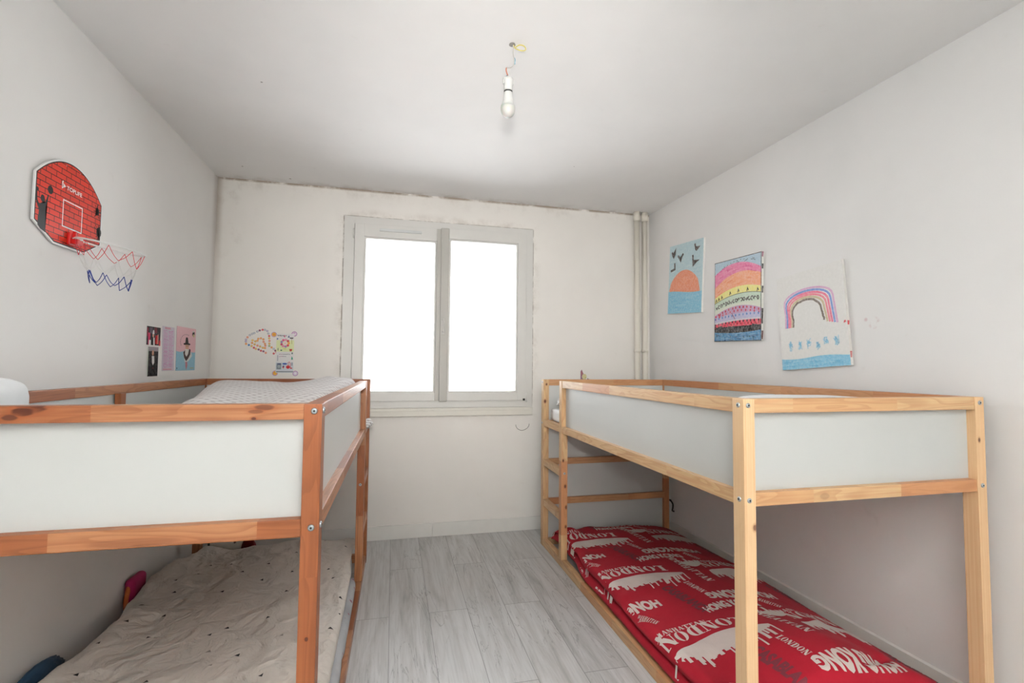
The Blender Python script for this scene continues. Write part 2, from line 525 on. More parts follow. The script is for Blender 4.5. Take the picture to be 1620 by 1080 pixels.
M_FLOOR = mat_floor()
fl = quad_obj('floor', [(XL - .1, YF - .1, 0), (XR + .3, YF - .1, 0), (XR + .3, D + .1, 0), (XL - .1, D + .1, 0)], M_FLOOR)
quad_obj('ceiling', [(XL - .1, YF - .1, H), (XL - .1, D + .1, H), (XR + .3, D + .1, H), (XR + .3, YF - .1, H)], mat_wall('ceiling_paint', (240, 238, 236), dirt_ceiling))
quad_obj('wall_left', [(XL, YF, 0), (XL, D, 0), (XL, D, H), (XL, YF, H)], mat_wall('wall_paint_left', (239, 237, 234), dirt_left))
quad_obj('wall_right', [(xr_at(YF), YF, 0), (xr_at(YF), YF, H), (XR, D, H), (XR, D, 0)], mat_wall('wall_paint_right', (238, 236, 234), dirt_right))
quad_obj('wall_front', [(XL, YF, 0), (XL, YF, H), (xr_at(YF), YF, H), (xr_at(YF), YF, 0)], mat_wall('wall_paint_front', (238, 236, 233)))

# back wall with the window opening
WX0, WX1, WZ0, WZ1 = -0.335, 1.025, 0.965, 2.30
bm = bmesh.new()
T = 0.22
xs = [XL, WX0, WX1, XR]; zs = [0, WZ0, WZ1, H]
for i in range(3):
    for k in range(3):
        if i == 1 and k == 1: continue
        bm.faces.new([bm.verts.new(p) for p in ((xs[i], D, zs[k]), (xs[i + 1], D, zs[k]), (xs[i + 1], D, zs[k + 1]), (xs[i], D, zs[k + 1]))])
for a, b in (((WX0, WZ0), (WX1, WZ0)), ((WX1, WZ0), (WX1, WZ1)), ((WX1, WZ1), (WX0, WZ1)), ((WX0, WZ1), (WX0, WZ0))):
    bm.faces.new([bm.verts.new(p) for p in ((a[0], D, a[1]), (b[0], D, b[1]), (b[0], D + T, b[1]), (a[0], D + T, a[1]))])
bmesh.ops.remove_doubles(bm, verts=bm.verts[:], dist=1e-5)
o = from_bm('wall_back', bm, mat_wall('wall_paint_back', (237, 233, 227), dirt_back)); o['kind'] = 'structure'

# baseboards
def baseboard(name, pts):
    bm = bmesh.new()
    (x0, x1, y0, y1) = pts
    bm_box(bm, x0, x1, y0, y1, 0.0, 0.098, 0.003, 2)
    o = from_bm(name, bm, M_BASEB); o['kind'] = 'structure'
    return o
baseboard('baseboard_back', (XL, 0.30, D - 0.013, D - 0.0005))
baseboard('baseboard_back.001', (0.302, XR, D - 0.013, D - 0.0005))
bm = bmesh.new()
for q in (((xr_at(YF), YF), (XR, D)),):
    (xa, ya), (xb, yb) = q
    V = [bm.verts.new(p) for p in ((xa - .012, ya, 0), (xb - .012, yb, 0), (xb - .012, yb, .085), (xa - .012, ya, .085), (xa - .0005, ya, 0), (xb - .0005, yb, 0), (xb - .0005, yb, .09), (xa - .0005, ya, .09))]
    for f in ((0, 1, 2, 3), (3, 2, 6, 7), (0, 3, 7, 4), (1, 5, 6, 2)): bm.faces.new([V[i] for i in f])
o = from_bm('baseboard_right', bm, M_BASEB); o['kind'] = 'structure'

# ------------------------------------------------------------------ WINDOW
win = empty('window_1', (0.345, D, 0.88)); win['kind'] = 'structure'
tag(win, 'white two-leaf window with plain panes in the back wall')
def wpart(name, bm, mat, parent=None, smooth=False):
    o = from_bm(name, bm, mat, None, smooth)
    o.parent = parent or win
    o.matrix_parent_inverse = Matrix.Translation(-Vector(win.location))
    return o
def frame_bm(bm, x0, x1, z0, z1, w, y0, y1, bev=0.004, wb=None, wr=None, wt=None):
    wb = wb or w; wr = wr or w; wt = wt or w
    bm_box(bm, x0, x0 + w, y0, y1, z0, z1, bev)
    bm_box(bm, x1 - wr, x1, y0, y1, z0, z1, bev)
    bm_box(bm, x0 + w - .001, x1 - wr + .001, y0, y1, z1 - wt, z1, bev)
    bm_box(bm, x0 + w - .001, x1 - wr + .001, y0, y1, z0, z0 + wb, bev)
bm = bmesh.new(); frame_bm(bm, -0.364, 1.054, 0.938, 2.330, 0.072, D - 0.012, D + 0.06, 0.003, wb=0.052, wr=0.056, wt=0.055)
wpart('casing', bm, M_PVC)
def sash(x0, x1, px0, px1, z0=0.989, z1=2.278, pz0=1.061, pz1=2.180, y=0.0):
    bm = bmesh.new()
    bm_box(bm, x0, px0 - .012, D - 0.026 + y, D + 0.045, z0, z1, .004)
    bm_box(bm, px1 + .012, x1, D - 0.026 + y, D + 0.045, z0, z1, .004)
    bm_box(bm, px0 - .013, px1 + .013, D - 0.026 + y, D + 0.045, pz1 + .012, z1, .004)
    bm_box(bm, px0 - .013, px1 + .013, D - 0.026 + y, D + 0.045, z0, pz0 - .012, .004)
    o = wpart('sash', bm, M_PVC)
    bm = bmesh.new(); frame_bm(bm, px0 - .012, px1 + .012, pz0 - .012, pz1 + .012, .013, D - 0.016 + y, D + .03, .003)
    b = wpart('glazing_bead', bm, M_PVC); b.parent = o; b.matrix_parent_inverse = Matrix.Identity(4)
    bm = bmesh.new(); bm_box(bm, px0 - .006, px1 + .006, D + .010, D + .014, pz0 - .006, pz1 + .006)
    g = wpart('pane', bm, M_GLASS); g.parent = o; g.matrix_parent_inverse = Matrix.Identity(4)
    return o
tg = NT('window_glass', 0.0)
tr = tg.node('ShaderNodeBsdfTransparent'); gl = tg.node('ShaderNodeBsdfGlossy'); gl.inputs['Roughness'].default_value = 0.02
fr = tg.node('ShaderNodeFresnel'); fr.inputs['IOR'].default_value = 1.3
mx = tg.node('ShaderNodeMixShader'); tg.l.new(fr.outputs[0], mx.inputs[0]); tg.l.new(tr.outputs[0], mx.inputs[1]); tg.l.new(gl.outputs[0], mx.inputs[2])
tg.l.new(mx.outputs[0], tg.n['Material Output'].inputs[0])
M_GLASS = tg.m
sash(-0.290, 0.342, -0.211, 0.288, pz1=2.172)
sash(0.385, 1.000, 0.408, 0.919, z1=2.287, pz1=2.197)
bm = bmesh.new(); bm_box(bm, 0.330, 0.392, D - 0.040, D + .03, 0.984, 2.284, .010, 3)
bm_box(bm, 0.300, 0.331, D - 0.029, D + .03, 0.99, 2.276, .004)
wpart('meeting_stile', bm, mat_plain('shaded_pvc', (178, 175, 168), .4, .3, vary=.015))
# handle
bm = bmesh.new()
bm_box(bm, 0.340, 0.366, D - 0.050, D - .038, 1.478, 1.585, .005, 3)
bm_tube(bm, [(0.353, D - .045, 1.505), (0.353, D - .075, 1.505)], .009, 12)
bm_tube(bm, [(0.353, D - .075, 1.497), (0.353, D - .080, 1.53), (0.351, D - .082, 1.60)], lambda t: .009 - .003 * t, 12, 12)
wpart('handle', bm, mat_plain('grey_handle', (192, 190, 184), .35, .4), None, False)
bm = bmesh.new(); bm_box(bm, -0.116, 0.186, D - 0.036, D - .024, 2.228, 2.248, .003)
wpart('trickle_vent', bm, mat_plain('vent_grey', (205, 207, 205), .4))
bm = bmesh.new()
for hx, hz in ((-0.296, 2.20), (-0.296, 1.05), (1.004, 1.012)):
    bm_tube(bm, [(hx, D - .030, hz - .035), (hx, D - .030, hz + .035)], .006, 10)
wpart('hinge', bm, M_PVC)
bm = bmesh.new(); bm_box(bm, 0.975, 0.992, D - .034, D - .026, 0.988, 1.004, .002)
wpart('drain_cap', bm, M_DARK)
bm = bmesh.new(); bm_box(bm, -0.364, 1.054, D - 0.030, D - .0005, 0.878, 0.934, .004)
bm_box(bm, -0.364, 1.054, D - 0.034, D - .028, 0.916, 0.937, .003)
wpart('sill', bm, M_SILL)

# ------------------------------------------------------------------ PIPES in the corner
def pipe(x, r, label):
    bm = bmesh.new()
    bm_tube(bm, [(x, D - 0.052, 0.0), (x, D - 0.052, H)], r, 24)
    o = from_bm('heating_pipe', bm, M_PIPE, None)
    tag(o, label, 'pipe')
    bm = bmesh.new()
    bm_tube(bm, [(x, D - 0.052, 1.374), (x, D - 0.052, 1.396)], r + .005, 24)
    bm_tube(bm, [(x, D - 0.052, 1.385), (x, D - 0.001, 1.385)], .006, 10)
    from_bm('clip', bm, M_PIPE, o)
    bm = bmesh.new()
    bm_tube(bm, [(x, D - 0.052, H - .075), (x, D - 0.052, H - .001)], r + .004, 24)
    from_bm('collar', bm, M_PIPE, o)
    return o
pipe(1.932, 0.0225, 'cream vertical pipe in the back corner, the one nearer the window')
pipe(2.002, 0.0225, 'cream vertical pipe in the back corner, the one touching the side wall')

# ------------------------------------------------------------------ LOFT BEDS
W_, L_ = 0.99, 2.09
PA, PD, RT = 0.041, 0.050, 0.037
def board(name, parent, s, u0, u1, v0, v1, z0, z1, tone, knots=(), warm=0.0, seg=None, straight=False, tint=None):
    """one pine piece in the bed's own axes; the grain runs along its longest side"""
    ext = (u1 - u0, v1 - v0, z1 - z0)
    ax = ext.index(max(ext))
    bm = bmesh.new()
    bm_box(bm, u0, u1, v0, v1, z0, z1, 0.0025, 2)
    gl_ = bm.verts.layers.float_vector.new('grain')
    oth = [i for i in range(3) if i != ax]
    for v in bm.verts:
        v[gl_] = Vector((v.co[ax], v.co[oth[0]], v.co[oth[1]]))
    for v in bm.verts: v.co.x *= s
    return from_bm(name, bm, mat_pine(tone, knots, seg or rnd.uniform(.34, .52), warm, straight, tint), parent)

def bolt(parent, s, u, v, z, face):
    """zinc bolt head: face 'v' looks out of the bed's near end, 'u' out of its aisle side"""
    bm = bmesh.new()
    d = Vector((0, -1, 0)) if face == 'v' else Vector((-s, 0, 0))
    c = Vector((u * s, v, z))
    bm_tube(bm, [c - d * .003, c + d * .0015, c + d * .0032, c + d * .0036], lambda t: (.0078, .0078, .0060, .0050)[min(3, int(t * 3.01))], 16)
    bm_tube(bm, [c + d * .0030, c + d * .0040], .0028, 6)
    for f in bm.faces: f.material_index = 0
    for f in list(bm.faces)[-8:]: f.material_index = 1
    return from_bm('bolt', bm, [M_METAL, M_DARK], parent)

M_BASEW = mat_plain('pine_slats', (176, 118, 74), .6, .2, vary=.15, scale=30)
def make_bed(loc, rz, s, Hb, tone, midv, end_rails, kn, lo0=.832, lo1=.873, tp=.044):
    root = empty('loft_bed', loc, rz)
    B = lambda name, *a, **k: board(name, root, s, *a, **{'tone': tone, **k})
    K = lambda n: kn.get(n, ())
    f0, f1 = 0.003, 0.003 + RT
    tp0, tp1 = Hb - tp, Hb
    IP0, IP1 = 1.656, 1.702                      # inner ladder post
    # posts
    B('post', 0, PA, 0, PD, 0, Hb, knots=K('post_near'), straight=(s > 0), seg=5.0 if s > 0 else .40, tint=.2 if s > 0 else .80, tone='pale' if s > 0 else tone)
    B('post', W_ - PA, W_, 0, PD, 0, Hb, knots=K('post_near_wall'), straight=True, seg=5.0, tint=.48, tone='pale' if s > 0 else tone)
    B('post', 0, PA, L_ - PD, L_, 0, Hb, knots=K('post_far'), tint=.3 if s > 0 else .6)
    B('post', W_ - PA, W_, L_ - PD, L_, 0, Hb)
    B('post', 0, PA, IP0, IP1, 0.047, Hb, knots=K('post_inner'))
    # aisle side
    B('rail', f0, f1, PD, IP0, tp0, tp1)
    B('rail', f0, f1, PD, IP0, lo0, lo1)
    B('rail', f0, PA, PD, L_ - PD, 0, 0.047)
    for z in (lo0, 0.555, 0.278): B('ladder_rung', f0, f1, IP1, L_ - PD, z, z + .044)
    # near end
    B('rail', PA, W_ - PA, f0, f1, tp0, tp1, knots=K('near_top'))
    B('rail', PA, W_ - PA, f0, f1, lo0, lo1, knots=K('near_low'))
    B('rail', PA, W_ - PA, f0, f1, 0, 0.047)
    # far end
    B('rail', PA, W_ - PA, L_ - f1, L_ - f0, tp0, tp1, warm=.5, knots=K('far_top'))
    B('rail', PA, W_ - PA, L_ - f1, L_ - f0, lo0, lo1)
    B('rail', PA, W_ - PA, L_ - f1, L_ - f0, 0, 0.047)
    if end_rails:
        for z in (0.558, 0.281): B('rail', PA, W_ - PA, L_ - .050, L_ - .024, z, z + .043, warm=.5)
        bm = bmesh.new(); bm_box(bm, PA - .004, W_ - PA + .004, L_ - .023, L_ - .017, .040, .838)
        for v in bm.verts: v.co.x *= s
        from_bm('panel', bm, M_PANEL, root)
    # wall side
    B('rail', W_ - f1, W_ - f0, PD, L_ - PD, tp0, tp1)
    B('rail', W_ - f1, W_ - f0, PD, L_ - PD, lo0, lo1)
    B('rail', W_ - f1, W_ - f0, PD, L_ - PD, 0, 0.047)
    B('centre_post', W_ - f1 - .022, W_ - f1, midv, midv + .040, lo0, tp0 + .004)
    # white panels
    def panel(u0, u1, v0, v1):
        bm = bmesh.new(); bm_box(bm, u0, u1, v0, v1, lo1 - .008, tp0 + .008)
        for v in bm.verts: v.co.x *= s
        from_bm('panel', bm, M_PANEL, root)
    panel(.029, .035, PD - .004, IP0 + .004)
    panel(W_ - .035, W_ - .029, PD - .004, L_ - PD + .004)
    panel(PA - .004, W_ - PA + .004, .029, .035)
    panel(PA - .004, W_ - PA + .004, L_ - .035, L_ - .029)
    bm = bmesh.new(); bm_box(bm, .042, W_ - .042, .042, L_ - .042, .836, .862)
    for v in bm.verts: v.co.x *= s
    from_bm('bed_base', bm, M_BASEW, root)
    # bolts
    for z in (Hb - tp * .45, (lo0 + lo1) / 2):
        bolt(root, s, PA / 2 - .003, 0, z, 'v'); bolt(root, s, 0, PD / 2 - .003, z, 'u')
        bolt(root, s, W_ - PA / 2, 0, z, 'v')
        bolt(root, s, 0, L_ - PD / 2, z, 'u')
    bolt(root, s, PA / 2, IP0, .580, 'v')
    return root

RB = make_bed((1.0430, 1.2965, 0), 0.0013, 1, 1.160, 'light', 0.870, True, {
    'post_far': [(1.125, .022, L_ - PD, .008, .006, 1.0), (1.005, .012, L_ - PD, .012, .008, 1.0)],
    'post_inner': [(.66, .012, IP, .010, .006, 1.0) for IP in (1.656,)] + [(.50, .026, 1.656, .011, .007, 1.0), (.37, .032, 1.656, .012, .006, .9), (.25, .030, 1.656, .010, .006, .9)],
    'post_near_wall': [(1.01, .962, 0.0, .008, .005, .9)],
    'post_near': [(.77, .036, 0.0, .010, .007, .8)],
    'near_low': [(.30, .004, .85, .02, .012, .3)]})
tag(RB, 'light pine loft bed with white panels beside the wall of paintings', 'bed', None)
LBED = make_bed((-0.1630, 1.2500, 0), -0.0104, -1, 1.160, 'warm', 1.070, False, {
    'near_top': [(.585, .003, 1.157, .030, .014, 1.0), (.600, .003, 1.147, .022, .010, 1.0), (.622, .003, 1.136, .016, .007, .9), (.128, .003, 1.152, .024, .007, .75), (.146, .003, 1.143, .018, .005, .6), (.150, .003, 1.127, .006, .0035, 1.0)],
    'near_low': [(.38, .003, .86, .10, .010, .35), (.86, .003, .855, .04, .012, .5)],
    'post_near': [(.615, .021, 0.0, .0055, .0045, 1.0)]}, .850, .890, .037)
tag(LBED, 'orange-toned pine loft bed with white panels under the basketball board', 'bed', None)

# ------------------------------------------------------------------ BEDDING
def interp(tab, y):
    if y <= tab[0][0]: return tab[0][1]
    for (a, va), (b, vb) in zip(tab, tab[1:]):
        if y <= b:
            t = (y - a) / (b - a); t = t * t * (3 - 2 * t)
            return va + (vb - va) * t
    return tab[-1][1]

def ridge(x, y, sc, seed, st=(1, 1)):
    n = noise.noise(Vector((x * sc * st[0] + seed, y * sc * st[1] - seed * 1.7, seed * .37)))
    return (1 - abs(n) * 2.2)

def cloth(name, prof, y0, y1, ny, ns, wrinkle, mat, colour, cut=None, parent=None, endz=None, endr=.06):
    """a cloth swept along y: prof(y) gives the cross-section (x, z) from the aisle round to the wall; ends roll down"""
    bm = bmesh.new()
    cl = bm.loops.layers.float_color.new('Col')
    rows = []
    for j in range(ny + 1):
        tt = j / ny
        y = y0 + (y1 - y0) * tt
        P = catmull([(p[0], 0, p[1]) for p in prof(y)], ns)
        row = []
        for i, p in enumerate(P):
            zz = p.z; yy = y
            de = min(y - y0, y1 - y)
            if endz is not None and de < endr:
                q = 1 - de / endr
                zz = endz + (zz - endz) * math.sqrt(max(0.0, 1 - q * q)) if zz > endz else zz
            k = min(1, max(0, min(i, len(P) - 1 - i) / (len(P) * .12)))
            w = wrinkle(p.x, yy) * k * (1 if endz is None else min(1, .25 + de / endr))
            row.append(bm.verts.new((p.x + .15 * w, yy, zz + w)))
        rows.append(row)
    c = lin(colour)
    for A, B in zip(rows, rows[1:]):
        for i in range(len(A) - 1):
            f = bm.faces.new((A[i], A[i + 1], B[i + 1], B[i])); f.smooth = True
            for lp in f.loops: lp[cl] = c
    bmesh.ops.recalc_face_normals(bm, faces=bm.faces[:])
    if sum(f.normal.z for f in bm.faces) < 0: bmesh.ops.reverse_faces(bm, faces=bm.faces[:])
    bm.normal_update()
    return bm, cl

def print_on(bm, cl, items, lift=.0012):
    """lay flat lettering and shapes (vs, fs, colour) on the cloth: every vertex is dropped onto it from above"""
    tree = BVHTree.FromBMesh(bm)
    for vs, fs, rgb, lay in items:
        b = bmesh.new()
        V = [b.verts.new((p[0], p[1], 0)) for p in vs]
        for f in fs:
            try: b.faces.new([V[i] for i in f])
            except ValueError: pass
        for _ in range(5):
            es = [e for e in b.edges if e.calc_length() > .016]
            if not es: break
            bmesh.ops.subdivide_edges(b, edges=es, cuts=1)
            bmesh.ops.triangulate(b, faces=b.faces[:])
        new = {}
        for v in b.verts:
            loc, nor, _, _ = tree.ray_cast(Vector((v.co.x, v.co.y, 3.0)), Vector((0, 0, -1)), 4)
            if loc is not None and nor.z > .40: new[v] = bm.verts.new(loc + nor * (lift + .0003 * lay))
        c = lin(rgb)
        for f in b.faces:
            if all(v in new for v in f.verts):
                try: nf = bm.faces.new([new[v] for v in f.verts])
                except ValueError: continue
                nf.smooth = True
                for lp in nf.loops: lp[cl] = c
                nf.normal_update()
                if nf.normal.z < 0: nf.normal_flip()
        b.free()

# ---- red printed duvet under the light bed
ped = [(1.3, -.006), (2.6, -.004), (2.90, .036), (3.4, .036)]
def red_prof(y):
    k = interp(ped, y)
    hump = .060 * math.exp(-((y - 1.56) / .26) ** 2)
    far = interp([(1.3, 0.0), (2.4, -.005), (3.0, -.030), (3.32, -.065)], y)
    lip = .018 * math.sin(y * 5.3 + .6) * interp([(1.3, 1), (2.6, .7), (3.3, 0)], y)
    return [(1.104 + k, .052), (1.070 + k, .058), (1.060 + k, .078), (1.074 + k, .096), (1.100 + k, .102), (1.080 + k + lip * .5, .110),
            (1.068 + k + lip * .5, .138 + far * .4), (1.094 + k, .168 + far * .7), (1.18 + k, .176 + far), (1.36, .186 + far + hump * .7), (1.58, .186 + far + hump),
            (1.78, .160 + far * .8 + hump * .35), (1.90, .132 + far * .6), (1.958, .108 + far * .4), (1.974, .075), (1.968, .052)]
def red_wr(x, y):
    w = .007 * noise.noise(Vector((x * 3.1, y * 2.3, 1.7))) + .0035 * ridge(x, y, 5.5, 3.1, (1, .6)) + .0012 * ridge(x, y, 14, 8.1)
    w += .045 * math.exp(-((x - 1.16) / .07) ** 2 - ((y - 3.12) / .09) ** 2) + .02 * math.exp(-((x - 1.33) / .06) ** 2 - ((y - 3.2) / .07) ** 2)
    w += .006 * math.exp(-((y - 2.25 - .3 * (x - 1.3)) / .03) ** 2) + .005 * math.exp(-((y - 2.72 + .4 * (x - 1.4)) / .025) ** 2)
    # long crease across the near hump and the folds along the wall
    d = (y - 1.43) - .35 * (x - 1.62)
    w -= .020 * math.exp(-(d / .018) ** 2) * math.exp(-((x - 1.72) / .16) ** 2)
    d = (x - 1.77) + .25 * (y - 1.75)
    w += .016 * math.exp(-(d / .05) ** 2) * math.exp(-((y - 1.75) / .35) ** 2)
    return w
RED = (162, 31, 45); PRINT = (208, 196, 190); GREYP = (112, 52, 60)
bmr, clr = cloth('d', red_prof, 1.365, 3.315, 230, 200, red_wr, None, RED, endz=.05, endr=.07)
items = []
def place_txt(mesh, cx, cy, w, h, ang, rgb, arch=0.0, swell=0.0, lay=0):
    vs, fs = mesh
    ca, sa = math.cos(ang), math.sin(ang)
    out = []
    for x, y in vs:
        yy = y * h * (1 + swell * (1 - 4 * x * x) - swell * .5) + arch * (1 - 4 * x * x)
        xx = x * w
        out.append((cx + xx * ca - yy * sa, cy + xx * sa + yy * ca))
    items.append((out, fs, rgb, lay))
sky_rnd = random.Random(4)
def skyline(cx, cy, w, flip, seed, base=.055, tall=.085):
    r = random.Random(seed)
    sg = -1 if flip else 1
    x = -w / 2
    vs, fs = [], []
    while x < w / 2:
        dx = r.choice([.006, .008, .010, .014])
        xx = min(x + dx, w / 2)
        e = 1 - (2 * ((x + xx) / 2) / w) ** 2
        topa = .045 * e
        t = base * (.35 + .65 * e) + r.random() ** 1.7 * tall * (.40 + .60 * abs(math.sin(x * 31 + seed)))
        i = len(vs)
        e0 = 1 - (2 * x / w) ** 2; e1 = 1 - (2 * xx / w) ** 2
        if True:
            a0, a1 = .045 * e0 * -sg, .045 * e1 * -sg
            vs += [(cx + x, cy + a0), (cx + xx, cy + a1), (cx + xx, cy + sg * t), (cx + x, cy + sg * t)]
            fs.append((i, i + 1, i + 2, i + 3))
        x = xx
    items.append((vs, fs, PRINT, 0))
PI = math.pi
for iy in range(-1, 4):
    for ix in range(-1, 3):
        ox = 1.225 + ix * .605; oy = 1.775 + iy * .605 + (0.02 if ix else 0)
        place_txt(serif_mesh('MANHATTAN'), ox - .050, oy + .070, .235, .026, .03, PRINT, arch=.014)
        place_txt(serif_mesh('LONDON'), ox + .015, oy + .012, .380, .066, PI + .02, PRINT, arch=-.030, swell=0)
        skyline(ox + .040, oy - .062, .43, True, 11)
        place_txt(text_mesh('HONG KONG', .055), ox + .405, oy - .325, .37, .074, PI, PRINT, swell=.5)
        place_txt(text_mesh('HONG KONG', .055), ox + .265, oy - .440, .275, .062, .03, PRINT, arch=.022, swell=.2)
        place_txt(text_mesh('CASABLANCA', .055), ox + .112, oy - .315, .275, .064, math.radians(-80), GREYP)
        place_txt(serif_mesh('LONDON'), ox + .222, oy - .225, .125, .034, math.radians(-80), PRINT)
        place_txt(serif_mesh('MANHATTAN'), ox + .335, oy - .010, .330, .044, math.radians(-83), PRINT)
        skyline(ox - .215, oy + .045, .13, False, 23, .02, .075)
        place_txt(serif_mesh('MANHATTAN'), ox + .470, oy - .430, .10, .03, math.radians(-60), PRINT)
print_on(bmr, clr, items)
me = bpy.data.meshes.new('duvet'); bmr.to_mesh(me); bmr.free()
tf = NT('printed_cotton', .95, .1)
c = tf.attr('Col').outputs['Color']
n = tf.noise(tf.coord(), 6.0, 4, .6)
c = tf.mix(tf.mapr(n, .3, .7, 0, .10), c, lin((92, 16, 26)))
tf.color(c); tf.bump(tf.math('ADD', tf.noise(tf.coord(), 16.0, 5, .6, .8), tf.math('MULTIPLY', tf.noise(tf.coord(), 500.0, 2), .05)), .30, .010)
tf.bsdf.inputs['Sheen Weight'].default_value = .03
red = link('duvet', me, tf.m)
tag(red, 'red duvet printed with city names and skylines on the floor under the light pine bed', 'duvet')

# ---- pale duvet with little black triangles under the warm bed, on a grey sheet
wall_edge = [(1.3, -1.10), (1.95, -1.118), (2.16, -1.088), (2.36, -1.080), (2.56, -1.122), (2.82, -1.140), (3.0, -1.118), (3.12, -1.05), (3.2, -.99)]
def pale_prof(y):
    e = interp(wall_edge, y)
    far = interp([(1.3, .03), (2.0, .012), (2.7, .0), (3.2, -.012)], y)
    k = interp([(2.66, 0), (2.86, -.018), (3.0, -.018), (3.12, .0)], y)
    return [(-.245 + k, .152), (-.206 + k, .156), (-.188 + k, .178), (-.200 + k, .202 + far), (-.26 + k, .211 + far), (-.45, .212 + far), (-.70, .214 + far), (-.90, .208 + far),
            (e + .07, .222 + far), (e + .018, .214 + far * .5), (e + .002, .180), (e + .004, .12), (e + .01, .07)]
def pale_wr(x, y):
    w = .013 * noise.noise(Vector((x * 2.6 + 4, y * 2.2, 5.2)))
    m = max(0, .45 + .9 * noise.noise(Vector((x * 2.1, y * 2.1, 9.0))))
    wx, wy = x + .05 * noise.noise(Vector((x * 5, y * 5, 2.0))), y + .05 * noise.noise(Vector((x * 5, y * 5, 7.0)))
    w += (.016 * ridge(wx * .8 + wy * .4, wy - wx * .5, 6.0, 2.2, (1, .5)) + .0085 * ridge(wx - wy * .3, wy + wx * .8, 13, 5.2, (1, .55)) + .0030 * ridge(wx, wy, 26, 7.7)) * (.30 + m)
    return w - .009
bmp, clp = cloth('d', pale_prof, 1.33, 3.20, 380, 240, pale_wr, None, (205, 198, 190), endz=.13, endr=.06)
TRI = [(-0.908, 2.912), (-0.797, 2.875), (-0.608, 2.819), (-0.499, 2.951), (-0.475, 2.715), (-0.921, 2.787), (-0.709, 2.735), (-0.596, 2.635), (-0.735, 2.525), (-0.457, 2.487), (-0.367, 3.103), (-0.243, 2.999), (-0.3, 2.698), (-0.265, 2.592), (-0.211, 2.379), (-0.191, 2.189), (-0.216, 2.062), (-0.475, 2.218), (-0.608, 2.162), (-0.659, 2.133), (-0.389, 2.056), (-0.513, 1.955), (-0.581, 1.899), (-0.621, 2.006), (-0.992, 2.711), (-0.955, 2.596), (-1.018, 2.441), (-0.898, 2.351), (-1.012, 2.306), (-0.89, 2.197), (-1.033, 2.156), (-1.002, 1.969), (-0.75, 1.85), (-0.40, 1.80), (-0.92, 1.75), (-0.62, 1.66), (-0.30, 1.60), (-0.80, 1.52), (-0.48, 1.45)]
items = []
for i, (tx, ty) in enumerate(TRI):
    a = rnd.uniform(-.6, .6); s_ = rnd.uniform(.008, .0120)
    faint = i in (15 + 5, 22, 23)
    vs = [(tx + s_ * math.cos(a + q), ty + s_ * math.sin(a + q)) for q in (math.radians(90), math.radians(205), math.radians(-25))]
    items.append((vs, [(0, 1, 2)], (150, 143, 136) if faint else (40, 40, 42), 0))
print_on(bmp, clp, items)
me = bpy.data.meshes.new('duvet'); bmp.to_mesh(me); bmp.free()
tf = NT('pale_cotton', .95, .1)
tf.color(tf.mix(tf.mapr(tf.noise(tf.coord(), 4.0, 4, .6), .3, .7, 0, .10), tf.attr('Col').outputs['Color'], lin((186, 176, 166))))
tf.bump(tf.math('ADD', tf.math('MULTIPLY', tf.noise(tf.coord(), 9.0, 4, .55, .9), 1.0), tf.math('MULTIPLY', tf.noise(tf.coord(), 500.0, 2), .02)), .9, .03)
pale = link('duvet', me, tf.m)
tag(pale, 'rumpled pale grey duvet with small black triangles under the orange pine bed', 'duvet')

def soft_box(name, x0, x1, y0, y1, z0, z1, mat, r=.03, bulge=.0, wr=None, parent=None, nx=36, ny=48, tilt=None):
    """a padded box: mattress or pillow"""
    bm = bmesh.new()
    bmesh.ops.create_cube(bm, size=2.0)
    bmesh.ops.subdivide_edges(bm, edges=bm.edges[:], cuts=22, use_grid_fill=True)
    hx, hy, hz = (x1 - x0) / 2, (y1 - y0) / 2, (z1 - z0) / 2
    C = Vector(((x0 + x1) / 2, (y0 + y1) / 2, (z0 + z1) / 2))
    for v in bm.verts:
        p = Vector((v.co.x * hx, v.co.y * hy, v.co.z * hz))
        q = Vector((max(-hx + r, min(hx - r, p.x)), max(-hy + r, min(hy - r, p.y)), max(-hz + r, min(hz - r, p.z)))) if min(hx, hy, hz) > r else p
        d = p - q
        if d.length > 1e-9: p = q + d.normalized() * r
        if bulge:
            e = (1 - (p.x / hx) ** 4) * (1 - (p.y / hy) ** 4)
            p.z *= (1 - bulge) + bulge * max(0, e) ** .6
        if wr:
            w = wr(C.x + p.x, C.y + p.y, C.z + p.z)
            p += (p.normalized() if p.length > 0 else Vector((0, 0, 1))) * w
        if tilt: p = tilt @ p
        v.co = C + p
    return from_bm(name, bm, mat, parent, True)

ts = NT('grey_patterned_sheet', .95, .1)
p = ts.coord()
vz = ts.node('ShaderNodeTexVoronoi'); vz.inputs['Scale'].default_value = 14.0; ts.set(vz.inputs['Vector'], p)
c = ts.ramp(ts.noise(p, 6, 3), [(.3, lin((150, 150, 152))), (.7, lin((178, 178, 180)))])
c = ts.mix(ts.mapr(vz.outputs['Distance'], .17, .12, 0, .75), c, lin((150, 72, 92)))
c = ts.mix(ts.mapr(vz.outputs['Distance'], .09, .06, 0, .8), c, lin((60, 66, 84)))
ts.color(c)
lm = soft_box('mattress', -1.080, -.216, 1.31, 3.19, .006, .112, ts.m, .03, 0, lambda x, y, z: .006 * noise.noise(Vector((x * 5, y * 4.2, z * 9))))
soft_box('sheet_edge', -.30, -.168, 1.42, 2.80, .062, .130, ts.m, .03, 0, lambda x, y, z: .010 * noise.noise(Vector((x * 5, y * 5.2, z * 9))) + .006 * noise.noise(Vector((x * 9, y * 13, z * 9))), lm)
tag(lm, 'low mattress in a grey patterned sheet showing under the pale triangle duvet', 'mattress')

